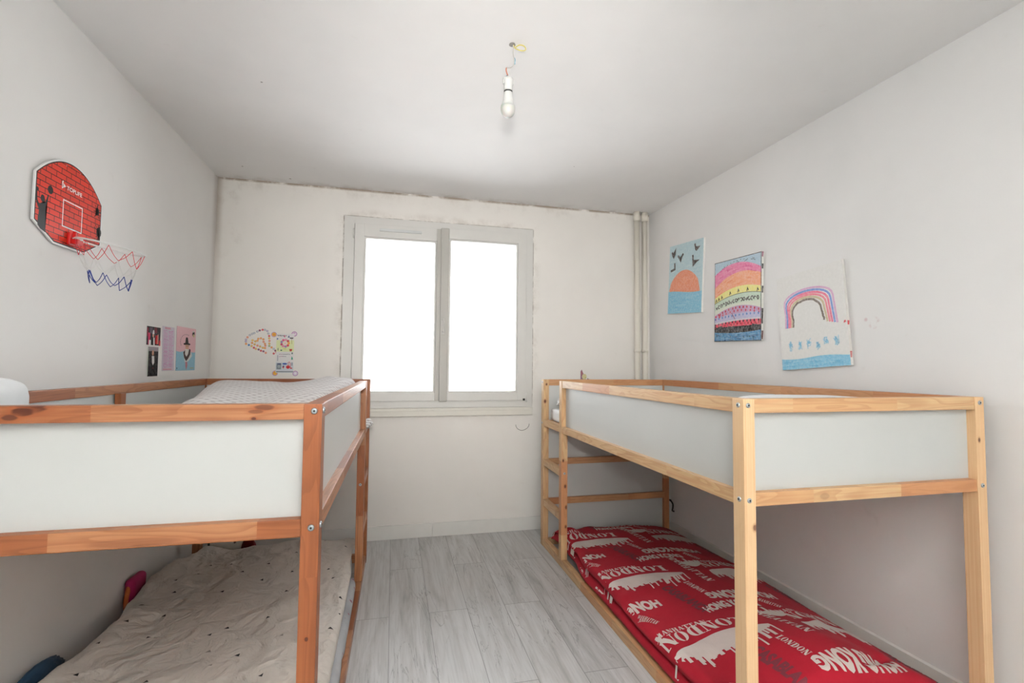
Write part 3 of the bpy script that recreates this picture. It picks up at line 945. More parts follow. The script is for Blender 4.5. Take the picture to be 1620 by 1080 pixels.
# ---- upper mattresses
um = soft_box('mattress', -1.066, -.209, 1.305, 3.26, .866, .962, M_SHEETW, .03)
tag(um, 'white mattress on the upper deck of the orange pine bed', 'mattress')
ur = soft_box('mattress', 1.087, 1.962, 1.347, 3.335, .866, .962, M_SHEETW, .03)
tag(ur, 'white mattress on the upper deck of the light pine bed, showing at the ladder opening', 'mattress')

# ---- grey dotted duvet on the upper deck of the warm bed
ued = [(1.33, -.60), (3.30, -1.085)]
def ulin(y): return -.60 - (y - 1.33) * .2462
def up_prof(y):
    e = ulin(y)
    far = interp([(1.33, -.055), (1.5, -.03), (1.9, -.012), (2.6, .0), (3.0, .006), (3.28, -.004)], y)
    T = 1.150 + far
    b1 = .016 * math.exp(-((y - 3.05) / .35) ** 2)
    q = lambda f_: -.25 + (e + .13 + .25) * f_
    return [(-.225, .968), (-.214, 1.03), (-.216, 1.10 + far), (-.25, T + b1 * .6), (q(.16), T + b1 + .006), (q(.36), T + .006), (q(.58), T - .010), (q(.80), T - .004),
            (e + .12, T + .002), (e + .05, T - .018), (e + .005, T - .075), (e, 1.02), (e + .01, .966)]
def up_wr(x, y):
    return .012 * noise.noise(Vector((x * 4.2, y * 2.2, 3.3))) + .004 * ridge(x + y * .5, y, 6, 1.2, (1, .5)) - .002
bmu, clu = cloth('d', up_prof, 1.35, 3.285, 160, 150, up_wr, None, (200, 196, 194), endz=.97, endr=.10)
me = bpy.data.meshes.new('duvet'); bmu.to_mesh(me); bmu.free()
td = NT('dotted_cotton', .95, .1)
p = td.coord(); x, y, z = td.xyz(p)
# rows of white pebble dots on warm grey
ru = td.math('DIVIDE', td.math('ADD', x, td.math('MULTIPLY', y,   .25)), .040); rv = td.math('DIVIDE', td.math('SUBTRACT', y, td.math('MULTIPLY', x, .15)), .043)
rfl = td.math('FLOOR', rv)
ru = td.math('ADD', ru, td.math('MULTIPLY', rfl, .5))
fx = td.math('SUBTRACT', td.math('FRACT', ru), .5); fy = td.math('SUBTRACT', td.math('FRACT', rv), .5)
dd = td.math('SQRT', td.math('ADD', td.math('MULTIPLY', fx, fx), td.math('MULTIPLY', fy, fy)))
dots = td.mapr(td.math('ADD', dd, td.math('MULTIPLY', td.math('SUBTRACT', td.noise(p, 16, 2), .5), .2)), .42, .35)
td.color(td.mix(dots, lin((186, 180, 179)), lin((214, 211, 209))))
td.bump(td.noise(p, 500, 2), .08, .002)
up = link('duvet', me, td.m)
tag(up, 'heaped grey duvet with white pebble dots on top of the orange pine bed', 'duvet')

def pil_wr(x, y, z): return .016 * noise.noise(Vector((x * 11, y * 9, z * 11))) + .012 * ridge(x, y + z, 12, 2.0)
pl = soft_box('pillow', -1.086, -.962, 1.328, 1.64, .990, 1.206, mat_cloth('pillow_white', (226, 228, 229)), .055, 0, pil_wr)
tag(pl, 'white crumpled pillow propped at the near wall end of the orange pine bed', 'pillow')
pr = soft_box('pillow', 1.36, 1.95, 1.40, 1.86, .972, 1.144, M_SHEETW, .075, .35, lambda x, y, z: .006 * noise.noise(Vector((x * 6, y * 6, z * 6))))
tag(pr, 'plump white pillow just showing behind the near rail of the light pine bed', 'pillow')

# crumpled blanket in the ladder opening of the light bed
def blob(name, c, r, mat, seed, amp=.25, sc=9.0, parent=None, sub=5):
    bm = bmesh.new(); bmesh.ops.create_icosphere(bm, subdivisions=sub, radius=1.0)
    for v in bm.verts:
        n = v.co.normalized()
        d = 1 + amp * noise.noise(n * 1.6 + Vector((seed, 0, 0))) + amp * .55 * (1 - 2 * abs(noise.noise(n * sc * .38 + Vector((0, seed, 3)))))
        v.co = Vector((c[0] + n.x * r[0] * d, c[1] + n.y * r[1] * d, c[2] + n.z * r[2] * d))
    return from_bm(name, bm, mat, parent, True)
tb = NT('blanket_white_grey', .95, .1)
p = tb.coord(); x, y, z = tb.xyz(p)
tb.color(tb.mix(tb.mapr(tb.math('SINE', tb.math('MULTIPLY', tb.math('ADD', z, tb.math('MULTIPLY', y, .7)), 260.0)), .0, .6), lin((226, 226, 226)), lin((168, 162, 158))))
bl = blob('blanket', (1.205, 3.155, 1.008), (.120, .115, .036), tb.m, 2.7, .22)
tag(bl, 'crumpled white and grey striped blanket at the ladder opening of the light pine bed', 'blanket')
lc = blob('cloth', (-.150, 3.11, .898), (.030, .055, .026), tb.m, 5.1, .35, sub=4)
tag(lc, 'small grey and white cloth corner poking out at the ladder of the orange pine bed', 'cloth')

# ---- things tucked round the pale duvet
cu = soft_box('cushion', -1.192, -1.146, 2.665, 2.80, .056, .246, mat_cloth('magenta_cloth', (150, 34, 78)), .022, 0, lambda x, y, z: .004 * noise.noise(Vector((x * 9, y * 9, z * 9))))
tag(cu, 'magenta cushion squeezed between the wall and the pale triangle duvet', 'cushion')
bm = bmesh.new(); bm_tube(bm, [(-1.170, 2.672, .065), (-1.172, 2.655, .15), (-1.170, 2.68, .230)], .010, 10, 16)
from_bm('piping', bm, mat_cloth('orange_piping', (176, 92, 52)), cu, True)
bc = blob('blanket', (-1.158, 2.02, .145), (.024, .16, .068), mat_cloth('navy_cloth', (38, 62, 84)), 3.9, .18)
tag(bc, 'dark blue cloth bundled between the wall and the pale duvet', 'blanket')

# book and dark red toy at the foot of the lower left bed
bk = empty('book', (-.915, 3.255, 0))
A = Art()
A.rect(0, 0, .20, .25, (196, 190, 178))
A.rect(0, 0, .012, .25, (40, 40, 38))
for i, w in enumerate((.010, .009, .012, .009, .011, .008)):
    A.rect(.112 + i * .0135, .214, .112 + i * .0135 + w * .45, .236, (52, 42, 36)); A.rect(.112 + i * .0135, .222, .112 + i * .0135 + w, .227, (52, 42, 36))
A.poly([(.140, .190), (.152, .196), (.150, .206), (.136, .206)], (60, 40, 34))
def pb(a, b, d): return Vector((-.118 + a, -.006 - d, b))
ob = A.build('cover', M_PAPER, pb, bk, extra=lambda bm, cl: box_faces(bm, cl, pb, .20, .25, .012, (196, 190, 178)))
tag(bk, 'pale book with small dark lettering standing at the far end behind the pale duvet', 'book')
ty = blob('toy', (-.812, 3.245, .135), (.042, .035, .095), mat_cloth('dark_red_plush', (96, 20, 24)), 1.4, .10, sub=4)
tag(ty, 'dark red soft toy beside the pale book behind the pale duvet', 'toy')

# black cable loop low on the right wall and thin wire under the window
bm = bmesh.new(); bm_tube(bm, [(xr_at(3.37) - .001, 3.385, .245), (2.050, 3.370, .253), (2.045, 3.335, .252), (2.046, 3.315, .236), (2.050, 3.322, .206), (2.056, 3.338, .182), (xr_at(3.34) - .001, 3.345, .172)], .0055, 10, 48)
o = from_bm('cable', bm, M_DARK); tag(o, 'short black cable loop on the side wall under the light pine bed', 'cable')
bm = bmesh.new(); bm_tube(bm, [(.928, D - .001, .800), (.930, D - .006, .786), (.943, D - .009, .769), (.974, D - .010, .757), (1.009, D - .009, .768), (1.029, D - .007, .787), (1.036, D - .001, .806)], .0016, 8, 48)
o = from_bm('wire', bm, mat_plain('grey_wire', (110, 104, 98), .5)); tag(o, 'thin grey wire loop sticking out of the back wall below the window', 'wire')

# ------------------------------------------------------------------ CEILING BULB
BX, BY = 0.419, 1.837
hb = empty('hanging_bulb', (BX, BY, H))
tag(hb, 'bare white bulb hanging from loose wires in the ceiling', 'light bulb')
def hp(name, bm, mat, smooth=False, parent=None):
    o = from_bm(name, bm, mat, parent or hb, smooth)
    for v in o.data.vertices: v.co -= Vector((BX, BY, H))
    return o
bm = bmesh.new()
bm_lathe(bm, [(.0005, 2.232), (.010, 2.2335), (.019, 2.239), (.0255, 2.248), (.0285, 2.259), (.0290, 2.268), (.0282, 2.277)], BX, BY, 32)
tb_ = NT('bulb_diffuser', .35, .4); tb_.color(lin((196, 195, 190))); tb_.bsdf.inputs['Subsurface Weight'].default_value = .3
hp('diffuser', bm, tb_.m, False)
bm = bmesh.new()
bm_lathe(bm, [(.0282, 2.277), (.0255, 2.281), (.0225, 2.291), (.0195, 2.306), (.0178, 2.320), (.0172, 2.331), (.014, 2.334)], BX, BY, 32)
M_BULB = mat_plain('bulb_white', (206, 206, 203), .4, .3, vary=.01)
hp('bulb_body', bm, M_BULB)
bm = bmesh.new(); bm_lathe(bm, [(.0150, 2.333), (.0168, 2.334), (.0168, 2.338), (.0150, 2.339)], BX, BY, 32)
hp('metal_ring', bm, mat_plain('dark_steel', (80, 80, 80), .3, .5, 1.0))
bm = bmesh.new()
bm_lathe(bm, [(.0150, 2.338), (.0180, 2.340), (.0172, 2.345), (.0168, 2.362), (.0195, 2.366), (.0205, 2.386), (.0190, 2.389), (.0040, 2.389)], BX, BY, 24)
bm_box(bm, BX - .022, BX - .015, BY - .006, BY + .006, 2.366, 2.388, .001); bm_box(bm, BX + .015, BX + .022, BY - .006, BY + .006, 2.366, 2.388, .001)
hp('socket', bm, M_BULB)
C0 = (.438, BY, H)
bm = bmesh.new(); bm_tube(bm, [(.419, BY, 2.385), (.417, BY - .004, 2.400), (.409, BY - .005, 2.418), (.410, BY, 2.432), (.418, BY + .006, 2.437), (.432, BY + .006, 2.441), (.442, BY, 2.452), (.443, BY, 2.470), (.439, BY, 2.498), C0], .0020, 8, 90)
hp('wire', bm, mat_plain('white_wire', (190, 186, 180), .5), True)
bm = bmesh.new(); bm_tube(bm, [(.417, BY - .002, 2.388), (.4135, BY - .006, 2.402), (.4085, BY - .008, 2.416), (.4095, BY - .006, 2.428)], .0022, 8, 24)
hp('wire', bm, mat_plain('brown_wire', (176, 98, 70), .5), True)
bm = bmesh.new(); bm_tube(bm, [(.413, BY - .004, 2.386), (.4125, BY - .006, 2.398)], .0024, 8)
M_BLUEW = mat_plain('blue_wire', (96, 152, 176), .5)
hp('wire', bm, M_BLUEW, True)
bm = bmesh.new(); bm_tube(bm, [(.4445, BY, 2.452), (.4455, BY, 2.470), (.443, BY, 2.478)], .0022, 8, 10)
hp('wire', bm, M_BLUEW, True)
bm = bmesh.new(); bm_tube(bm, [C0, (.445, BY - .004, 2.516), (.462, BY - .010, 2.506), (.480, BY - .012, 2.506), (.487, BY - .010, 2.516), (.480, BY - .006, 2.529), (.462, BY - .004, 2.531), (.447, BY - .002, 2.521)], .0018, 8, 64)
hp('wire', bm, mat_plain('yellow_earth_wire', (206, 192, 84), .5), True)
bm = bmesh.new(); bm_lathe(bm, [(.013, H - .003), (.012, H - .0005)], .434, BY, 20); hp('ceiling_hole', bm, mat_plain('plaster_grey', (150, 146, 140), .8))

# ------------------------------------------------------------------ BASKETBALL HOOP on the left wall
hoop = empty('basketball_hoop', (XL, 2.155, 1.83))
tag(hoop, 'mini basketball hoop with a red brick-print board on the side wall', 'basketball hoop')
A0, A1 = 1.958, 2.352
def bshape(ins):
    L = []
    L += [(A0 + ins, 1.733 + ins * .5), (2.066 + ins * .2, 1.676 + ins), (2.244 - ins * .2, 1.676 + ins), (A1 - ins, 1.733 + ins * .5), (A1 - ins, 1.900)]
    cx, rx = (A0 + A1) / 2, (A1 - A0) / 2 - ins
    for k in range(1, 28):
        d = 1 - 2 * k / 28
        L.append((cx + rx * d, 1.897 + (.104 - ins) * (1 - d * d) ** .92))
    L.append((A0 + ins, 1.900))
    return L
A = Art()
OUT, INK, BRK = bshape(0), bshape(.0065), bshape(.011)
A.poly(OUT, (240, 240, 238)); A.poly(INK, (22, 20, 20))
A.layer += 1
bh, bw = .0205, .054
for r in range(22):
    z0 = 1.674 + r * bh
    for k in range(-1, 10):
        a0 = A0 + k * bw + (r % 2) * bw / 2
        q = clip_convex([(a0, z0), (a0 + bw - .0028, z0), (a0 + bw - .0028, z0 + bh - .0028), (a0, z0 + bh - .0028)], BRK)
        if len(q) > 2: A.poly(q, (206 + (r * 7 + k * 5) % 14, 58, 40), False)
BK = (26, 24, 24)
# player reaching up with the ball
A.poly([(1.982, 1.722), (1.995, 1.712), (2.022, 1.704), (2.022, 1.752), (2.018, 1.792), (2.024, 1.806), (2.031, 1.838), (2.026, 1.840), (2.016, 1.812), (2.008, 1.802), (1.996, 1.802), (1.986, 1.794), (1.976, 1.806), (1.973, 1.836), (1.967, 1.836), (1.967, 1.806), (1.978, 1.786), (1.986, 1.776), (1.984, 1.75)], BK)
A.disc(2.001, 1.818, .0105, BK, .013); A.disc(2.037, 1.860, .014, BK, .015); A.disc(1.972, 1.842, .008, BK, .007)
# paint splats
sr = random.Random(3)
for cx_, cz_, rr in ((2.318, 1.868, .013), (2.334, 1.786, .017)):
    A.disc(cx_, cz_, rr, BK, rr * 1.2)
    for k in range(11):
        an = sr.uniform(0, 6.28); d = rr * sr.uniform(1.1, 2.0)
        pa, pz = min(A1 - .014, cx_ + d * math.cos(an)), cz_ + d * 1.3 * math.sin(an)
        A.stroke([(cx_, cz_), (pa, pz)], .0030, BK, bump=False); A.disc(pa, pz, .0028, BK, n=8, bump=False)
# white target square
WQ = (242, 242, 242)
sq = [(2.108, 1.752), (2.220, 1.752), (2.220, 1.849), (2.108, 1.849)]
A.stroke(sq, .0042, WQ, True)
# brand lettering with its small arrow mark
tv, tfc = text_mesh('TOPLIFE', .02)
A.layer += 1
for f in tfc: A.polys.append(([(2.168 + tv[i][0] * .090, 1.8985 + tv[i][1] * .0155) for i in f], lin(WQ), A.layer))
A.stroke([(2.097, 1.889), (2.097, 1.911), (2.104, 1.905), (2.104, 1.895)], .0035, WQ, True); A.poly([(2.106, 1.893), (2.118, 1.900), (2.106, 1.907)], WQ); A.disc(2.100, 1.914, .0028, WQ)
A.disc(2.115, 1.978, .0022, (170, 172, 176)); A.disc(2.196, 1.978, .0022, (170, 172, 176))
BT = .010
def pboard(a, b, d): return Vector((BT + d, a - 2.155, b - 1.83))
def board_body(bm, cl):
    F = [bm.verts.new(pboard(a, b, -.00002)) for a, b in OUT]; Bk = [bm.verts.new(pboard(a, b, -.0055)) for a, b in OUT]
    fs = [bm.faces.new(Bk[::-1])] + [bm.faces.new((F[i], Bk[i], Bk[(i + 1) % len(F)], F[(i + 1) % len(F)])) for i in range(len(F))]
    for f in fs:
        for lp in f.loops: lp[cl] = lin((232, 232, 230))
A.build('backboard', M_BOARDPRINT, pboard, hoop, extra=board_body)
def hoopp(name, bm, mat, parent=None, smooth=False):
    o = from_bm(name, bm, mat, parent or hoop, smooth)
    for v in o.data.vertices: v.co -= Vector((XL, 2.155, 1.83))
    return o
bm = bmesh.new()
bm_box(bm, XL, XL + .0043, 2.10, 2.12, 1.93, 1.95, .001)
hoopp('hanging_tab', bm, M_WHITE)
bm = bmesh.new(); bm_box(bm, XL, XL + .0043, 2.19, 2.21, 1.93, 1.95, .001)
hoopp('hanging_tab', bm, M_WHITE)
RZ = 1.716; RC = Vector((XL + .134, 2.178, RZ)); RR = .106
def tilt(p):
    return Vector((p[0], p[1], p[2] - .19 * (p[0] - XL - .028)))
bm = bmesh.new()
bm_box(bm, XL + .0102, XL + .022, 2.136, 2.180, 1.690, 1.736, .004, 2)
bm_box(bm, XL + .018, XL + .044, 2.142, 2.176, 1.694, 1.714, .005, 2)
bm_box(bm, XL + .020, XL + .030, 2.152, 2.162, 1.714, 1.744, .003, 2)
hoopp('bracket', bm, M_RED)
bm = bmesh.new()
bm_tube(bm, [tilt(RC + Vector((RR * math.cos(2 * PI * k / 48), RR * math.sin(2 * PI * k / 48), 0))) for k in range(48)], .0034, 10, None, True)
bm_tube(bm, [(XL + .022, 2.150, RZ), (XL + .050, 2.160, RZ - .003)], .0034, 8)
hoopp('rim', bm, M_WHITE, None, True)
def ringpt(k, n, r, z, jit=0.0, seed=0):
    a = 2 * PI * (k + .3) / n
    rr = random.Random(seed * 97 + k * 13 + n)
    return tilt(RC + Vector((r * math.cos(a) + rr.uniform(-jit, jit), r * math.sin(a) + rr.uniform(-jit, jit), z - RZ + rr.uniform(-jit, jit))))
NK = 9
top = [ringpt(k, NK, RR, RZ - .004) for k in range(NK)]
n1 = [ringpt(k + .5, NK, RR * .86, RZ - .058, .009, 1) for k in range(NK)]
n2 = [ringpt(k, NK, RR * .66, RZ - .108, .008, 2) for k in range(NK)]
n3 = [ringpt(k + .5, NK, RR * .52, RZ - .150, .010, 3) for k in range(NK)]
def sag(a, b, s=.006):
    m = (Vector(a) + Vector(b)) / 2; m.z -= s
    return [a, m, b]
def net(pairs, name, rgb, r=.0010):
    bm = bmesh.new()
    for a, b in pairs: bm_tube(bm, sag(a, b), r, 6, 8)
    hoopp(name, bm, mat_plain(name + '_cord', rgb, .7), None, True)
net([(top[k], n1[k]) for k in range(NK)] + [(n1[k], top[(k + 1) % NK]) for k in range(NK)], 'red_net', (206, 40, 56))
net([(n1[k], n2[k]) for k in range(NK)] + [(n1[k], n2[(k + 1) % NK]) for k in range(NK)], 'white_net', (224, 222, 218))
net([(n2[k], n3[k]) for k in range(NK)] + [(n3[k], n2[(k + 1) % NK]) for k in range(NK)], 'blue_net', (28, 50, 128), .0013)

# ------------------------------------------------------------------ PICTURES on the right wall
def canvas_place(yc, zc, w, h, ang, depth):
    """a runs from the far edge towards the camera, b downwards from the top"""
    ca, sa = math.cos(ang), math.sin(ang)
    def pl(a, b, d):
        p, q = a - w / 2, h / 2 - b
        dy = -(p * ca - q * sa); dz = p * sa + q * ca
        y = yc + dy
        return Vector((xr_at(y) - .0015 - depth - d, y, zc + dz))
    return pl
def canvas(name, yc, zc, w, h, ang, art, side, label, cat, depth=.016, rgb=(232, 230, 224)):
    pl = canvas_place(yc, zc, w, h, ang, depth)
    def ex(bm, cl):
        box_faces(bm, cl, pl, w, h, depth - .001, rgb)
        if side: side(bm, cl, pl)
    o = art.build(name, M_CANVAS, pl, None, extra=ex)
    tag(o, label, cat)
    return o
def wav(n, f): return [f(i / n) for i in range(n + 1)]

# 1: sunset over the sea with five birds
w, h = .418, .515
A = Art(); R_ = random.Random(5)
A.rect(0, 0, w, h, (190, 214, 220)); 
for k in range(26): 
    x0 = R_.uniform(0, w * .8); y0 = R_.uniform(.01, h * .62); A.stroke([(x0, y0), (x0 + R_.uniform(.04, .09), y0 + R_.uniform(-.01, .01))], .010, R_.choice([(200, 220, 224), (180, 208, 216), (194, 216, 220)]))
sun = [(w * .02, h * .685)] + [(w * (.02 + .92 * t), h * (.685 - .30 * math.sin(PI * min(1, t * .93 + .03)) ** .62)) for t in [i / 16 for i in range(1, 16)]] + [(w * .945, h * .71)]
A.poly(sun + [(w * .6, h * .72), (w * .3, h * .70)], (232, 148, 116))
for k in range(10):
    t = R_.uniform(.2, .75); A.stroke([(w * t, h * R_.uniform(.48, .66)), (w * (t + .12), h * R_.uniform(.48, .66))], .006, (238, 160, 126))
A.band(wav(12, lambda t: (w * t, h * (.685 - .012 * math.sin(t * 5 + 1) + .02 * t))), [(w * t / 12, h) for t in range(13)], (138, 194, 218))
for k in range(26):
    x0 = R_.uniform(0, w * .75); y0 = R_.uniform(h * .72, h * .98); A.stroke([(x0, y0), (x0 + R_.uniform(.05, .1), y0 + R_.uniform(-.006, .006))], .009, R_.choice([(122, 184, 214), (152, 202, 222), (134, 190, 216)]))
BD = (72, 62, 60)
def bird(a, b, p): A.stroke([(w * a + q[0] * w, h * b + q[1] * h) for q in p], .017, BD)
bird(.14, .10, [(-.05, .0), (-.03, .04), (.0, .07), (.04, .02), (.05, -.03), (0, .02), (-.04, .04)])
bird(.36, .19, [(-.08, -.02), (-.05, .0), (.0, .05), (.03, .0), (.08, -.04), (.0, .02)])
bird(.82, .11, [(-.05, -.05), (-.02, .02), (.0, .03), (.06, .0), (.0, .0)])
bird(.79, .29, [(-.07, -.08), (-.05, .05), (.0, .02), (.08, .0), (-.04, .0)])
bird(.13, .33, [(.05, -.06), (.06, .02), (.0, .03), (-.06, .04)])
canvas('painting', 3.158, 1.9085, w, h, math.radians(-4.2), A, None, 'painting of an orange sunset over blue sea with black birds, on the side wall', 'painting')

# 2: busy rainbow-striped painting
w, h = .418, .518
A = Art(); R_ = random.Random(8)
A.rect(0, 0, w, h, (186, 208, 222))
def cv(l, m, r): return wav(16, lambda t: (w * t, h * (l * (1 - t) * (1 - 2 * t) + m * 4 * t * (1 - t) + r * t * (2 * t - 1))))
c1, c2, c3, c4, c5, c6 = cv(.16, .055, .17), cv(.325, .175, .235), cv(.455, .345, .385), cv(.525, .435, .455), cv(.615, .545, .545), cv(.675, .575, .63)
c7, c8, c9, c10, c11 = cv(.70, .665, .665), cv(.765, .735, .735), cv(.79, .755, .755), cv(.825, .82, .815), cv(.885, .90, .875)
for k in range(10): A.disc(w * (.22 + .072 * k), h * (.075 - .045 * math.sin(k * .34)), .0035, (60, 66, 78), n=7)
for k in range(5): A.scribble(w * (.2 + .16 * k), h * (.10 - .05 * (k > 1)), .014, .008, (88, 98, 112), .0025, 6, R_)
A.band(c1, c2, (234, 136, 174)); A.band(c2, c3, (244, 172, 136)); A.band(c3, c4, (244, 234, 150)); A.band(c4, c5, (206, 222, 202)); A.band(c5, c6, (226, 230, 214))
A.band(c6, c7, (200, 164, 196)); A.band(c7, c8, (192, 190, 216)); A.band(c8, c9, (214, 208, 216)); A.band(c9, c10, (226, 80, 100)); A.band(c10, c11, (44, 40, 42)); A.band(c11, [(w * t / 16, h) for t in range(17)], (98, 150, 188))
def at(cur, t):
    i = min(15, int(t * 16)); f = t * 16 - i
    return (cur[i][0] + (cur[i + 1][0] - cur[i][0]) * f, cur[i][1] + (cur[i + 1][1] - cur[i][1]) * f)
for k in range(34):
    t = R_.random() * .85; a = at(c1, t); b = at(c2, t + .12); f = R_.random(); p = (a[0], a[1] + (at(c2, t)[1] - a[1]) * f); q = at(c1, t + .12); q = (q[0], q[1] + (b[1] - q[1]) * f)
    A.stroke([p, q], .004, R_.choice([(222, 108, 154), (240, 154, 186)]))
    a = at(c2, t); q = at(c2, t + .12); g = at(c3, t); g2 = at(c3, t + .12)
    A.stroke([(a[0], a[1] + (g[1] - a[1]) * f), (q[0], q[1] + (g2[1] - q[1]) * f)], .004, R_.choice([(238, 150, 112), (246, 186, 150)]))
for t in (.04, .10, .17, .36, .54, .73, .93):
    a, b = at(c3, t), at(c4, t); m = (a[1] + b[1]) / 2 + .006
    A.stroke([(a[0] - .006, m + .008), (a[0] - .001, m - .010), (a[0] + .006, m + .004)], .006, (40, 34, 34))
A.stroke(c4, .0035, (74, 84, 80))
for k in range(17):
    t = .05 + .055 * k; a, b = at(c4, t), at(c5, t); m = a[1] * .32 + b[1] * .68
    sz = .013 if k % 3 else .010
    A.stroke([(a[0] + sz * R_.uniform(.5, .9) * math.cos(x_ * 1.05 + k), m + sz * R_.uniform(.6, 1.1) * math.sin(x_ * 1.05 + k)) for x_ in range(4 + k % 3)], .0065, (82, 74, 70), k % 4 == 0)
for cur, n_, rgb, off in ((c6, 13, (196, 40, 66), .012), (c6, 12, (206, 60, 84), .030), (c7, 13, (90, 132, 196), .012), (c8, 13, (36, 36, 44), .016), (c9, 14, (176, 24, 44), .020)):
    for k in range(n_):
        a = at(cur, min(.99, (k + .35 + R_.uniform(-.1, .1)) / n_)); A.disc(a[0], a[1] + off, .0062, rgb, .0078, n=8)
for k in range(22):
    t = R_.random() * .9; a = at(c10, t); A.stroke([(a[0], a[1] + R_.uniform(-.006, .03)), (a[0] + .035, a[1] + R_.uniform(-.006, .032))], .009, R_.choice([(34, 32, 34), (58, 52, 50), (44, 46, 52)]))
for k in range(34):
    x0 = R_.uniform(0, w * .85); y0 = R_.uniform(h * .91, h * .985); A.stroke([(x0, y0), (x0 + R_.uniform(.02, .06), y0 + R_.uniform(-.01, .01))], .006, R_.choice([(78, 130, 176), (124, 170, 200), (86, 142, 184), (60, 100, 140)]))
for k in range(9): A.scribble(w * R_.uniform(.05, .9), h * R_.uniform(.91, .97), .008, .010, R_.choice([(40, 44, 52), (42, 84, 70)]), .003, 4, R_)
A.stroke([(w * .14, h * .655), (w * .11, h * .70)], .008, (204, 40, 46)); A.stroke([(w * .40, h * .66), (w * .47, h * .735)], .004, (150, 40, 60))
A.stroke([(0, .002), (w, .002)], .004, (46, 46, 52)); A.stroke([(w - .002, 0), (w - .002, h)], .004, (46, 46, 50)); A.stroke([(.0015, 0), (.0015, h)], .003, (70, 74, 84)); A.stroke([(0, h - .002), (w, h - .002)], .004, (36, 40, 48))
def side2(bm, cl, pl):
    for b0, b1, rgb in ((.0, .03, (150, 80, 110)), (.07, .10, (40, 40, 44)), (.20, .24, (60, 56, 56)), (.33, .42, (54, 50, 50)), (.46, .51, (90, 40, 40))):
        f = bm.faces.new([bm.verts.new(pl(w + .0004, b, d)) for b, d in ((b0, -.013), (b0, -.001), (b1, -.001), (b1, -.010))])
        for lp in f.loops: lp[cl] = lin(rgb)
canvas('painting', 2.612, 1.679, w, h, math.radians(-1.6), A, side2, 'busy painting of striped pink, orange and yellow arcs above a black band', 'painting')

# 3: white canvas with a rainbow and blue figures
w, h = .408, .506
A = Art(); R_ = random.Random(12)
A.rect(0, 0, w, h, (234, 232, 228))
def rb(x0, zb0, xa, za, x1, zb1, n=30):
    """arch from (x0, zb0) over apex za to (x1, zb1)"""
    L = []
    for i in range(n + 1):
        t = i / n
        if t < .30: q = t / .30; L.append((w * (x0 + .01 * math.sin(q * 3)), h * (zb0 + (za + .13 - zb0) * q)))
        elif t > .74: q = (t - .74) / .26; L.append((w * (x1 + .03 * q - .03), h * (za + .14 + (zb1 - za - .14) * q)))
        else:
            q = (t - .30) / .44; an = PI * (1 - q)
            cx = (x0 + x1 - .03) / 2; L.append((w * (cx + (x1 - .03 - x0) / 2 * math.cos(an)), h * (za + .135 - .135 * math.sin(an) ** .8 + .005 * q)))
    return L
for i, (rgb, wd) in enumerate((((222, 176, 206), .0105), ((122, 152, 210), .0105), ((232, 122, 150), .0110), ((234, 136, 150), .0105), ((208, 192, 156), .0110))):
    k = .022 * i
    A.stroke(rb(.105 + k * 1.15, .555, .5, .185 + k, .875 - k * 1.5, .58 - k * .3), wd, rgb)
k = .112
A.stroke([(p[0] + R_.uniform(-.002, .002), p[1] + R_.uniform(-.002, .002)) for p in rb(.105 + k * 1.1, .555, .5, .185 + k, .875 - k * 1.55, .53)], .011, (122, 108, 98))
for a, hgt in ((.17, .09), (.31, .08), (.45, .09), (.58, .07), (.70, .08), (.84, .08)):
    b = .755 if a != .58 else .79
    A.scribble(w * a, h * b, .015, h * hgt * .62, (158, 208, 228), .0036, 16, R_); A.scribble(w * a, h * (b - .02), .009, h * .03, (128, 192, 220), .0040, 9, R_)
A.band(wav(14, lambda t: (w * t, h * (.885 + .01 * math.sin(t * 7) + .012 * t))), [(w * t / 14, h) for t in range(15)], (132, 194, 222))
for k in range(24):
    x0 = R_.uniform(0, w * .8); y0 = R_.uniform(h * .92, h * .985); A.stroke([(x0, y0), (x0 + R_.uniform(.04, .08), y0 + R_.uniform(-.004, .004))], .007, R_.choice([(118, 184, 216), (146, 202, 226)]))
A.scribble(w * .975, h * .60, .009, .010, (206, 50, 62), .005, 6, R_)
def side3(bm, cl, pl):
    for b0, b1, rgb in ((.295, .315, (206, 50, 62)), (.44, .47, (196, 110, 110))):
        f = bm.faces.new([bm.verts.new(pl(w + .0004, b, d)) for b, d in ((b0, -.013), (b0, -.001), (b1, -.001), (b1, -.010))])
        for lp in f.loops: lp[cl] = lin(rgb)
canvas('painting', 2.068, 1.511, w, h, math.radians(4.1), A, side3, 'white canvas with a painted rainbow and small blue figures, on the side wall', 'painting')

# ------------------------------------------------------------------ PAPERS on the left wall
def left_place(y0, z1, y1, z0, d0=.0015, skew=0.0):
    """a from y0 to y1 (towards the back wall), b downwards from z1"""
    def pl(a, b, d): return Vector((XL + d0 + d, y0 + a + skew * b, z1 - b))
    return pl
def paper(name, y0, y1, z0, z1, art, label, cat, rgb=(232, 230, 226), skew=0.0, mat=None):
    pl = left_place(y0, z1, y1, z0, .0016, skew)
    o = art.build(name, mat or M_PAPER, pl, None, extra=lambda bm, cl: box_faces(bm, cl, pl, y1 - y0, z1 - z0, .0010, rgb))
    tag(o, label, cat)
    return o
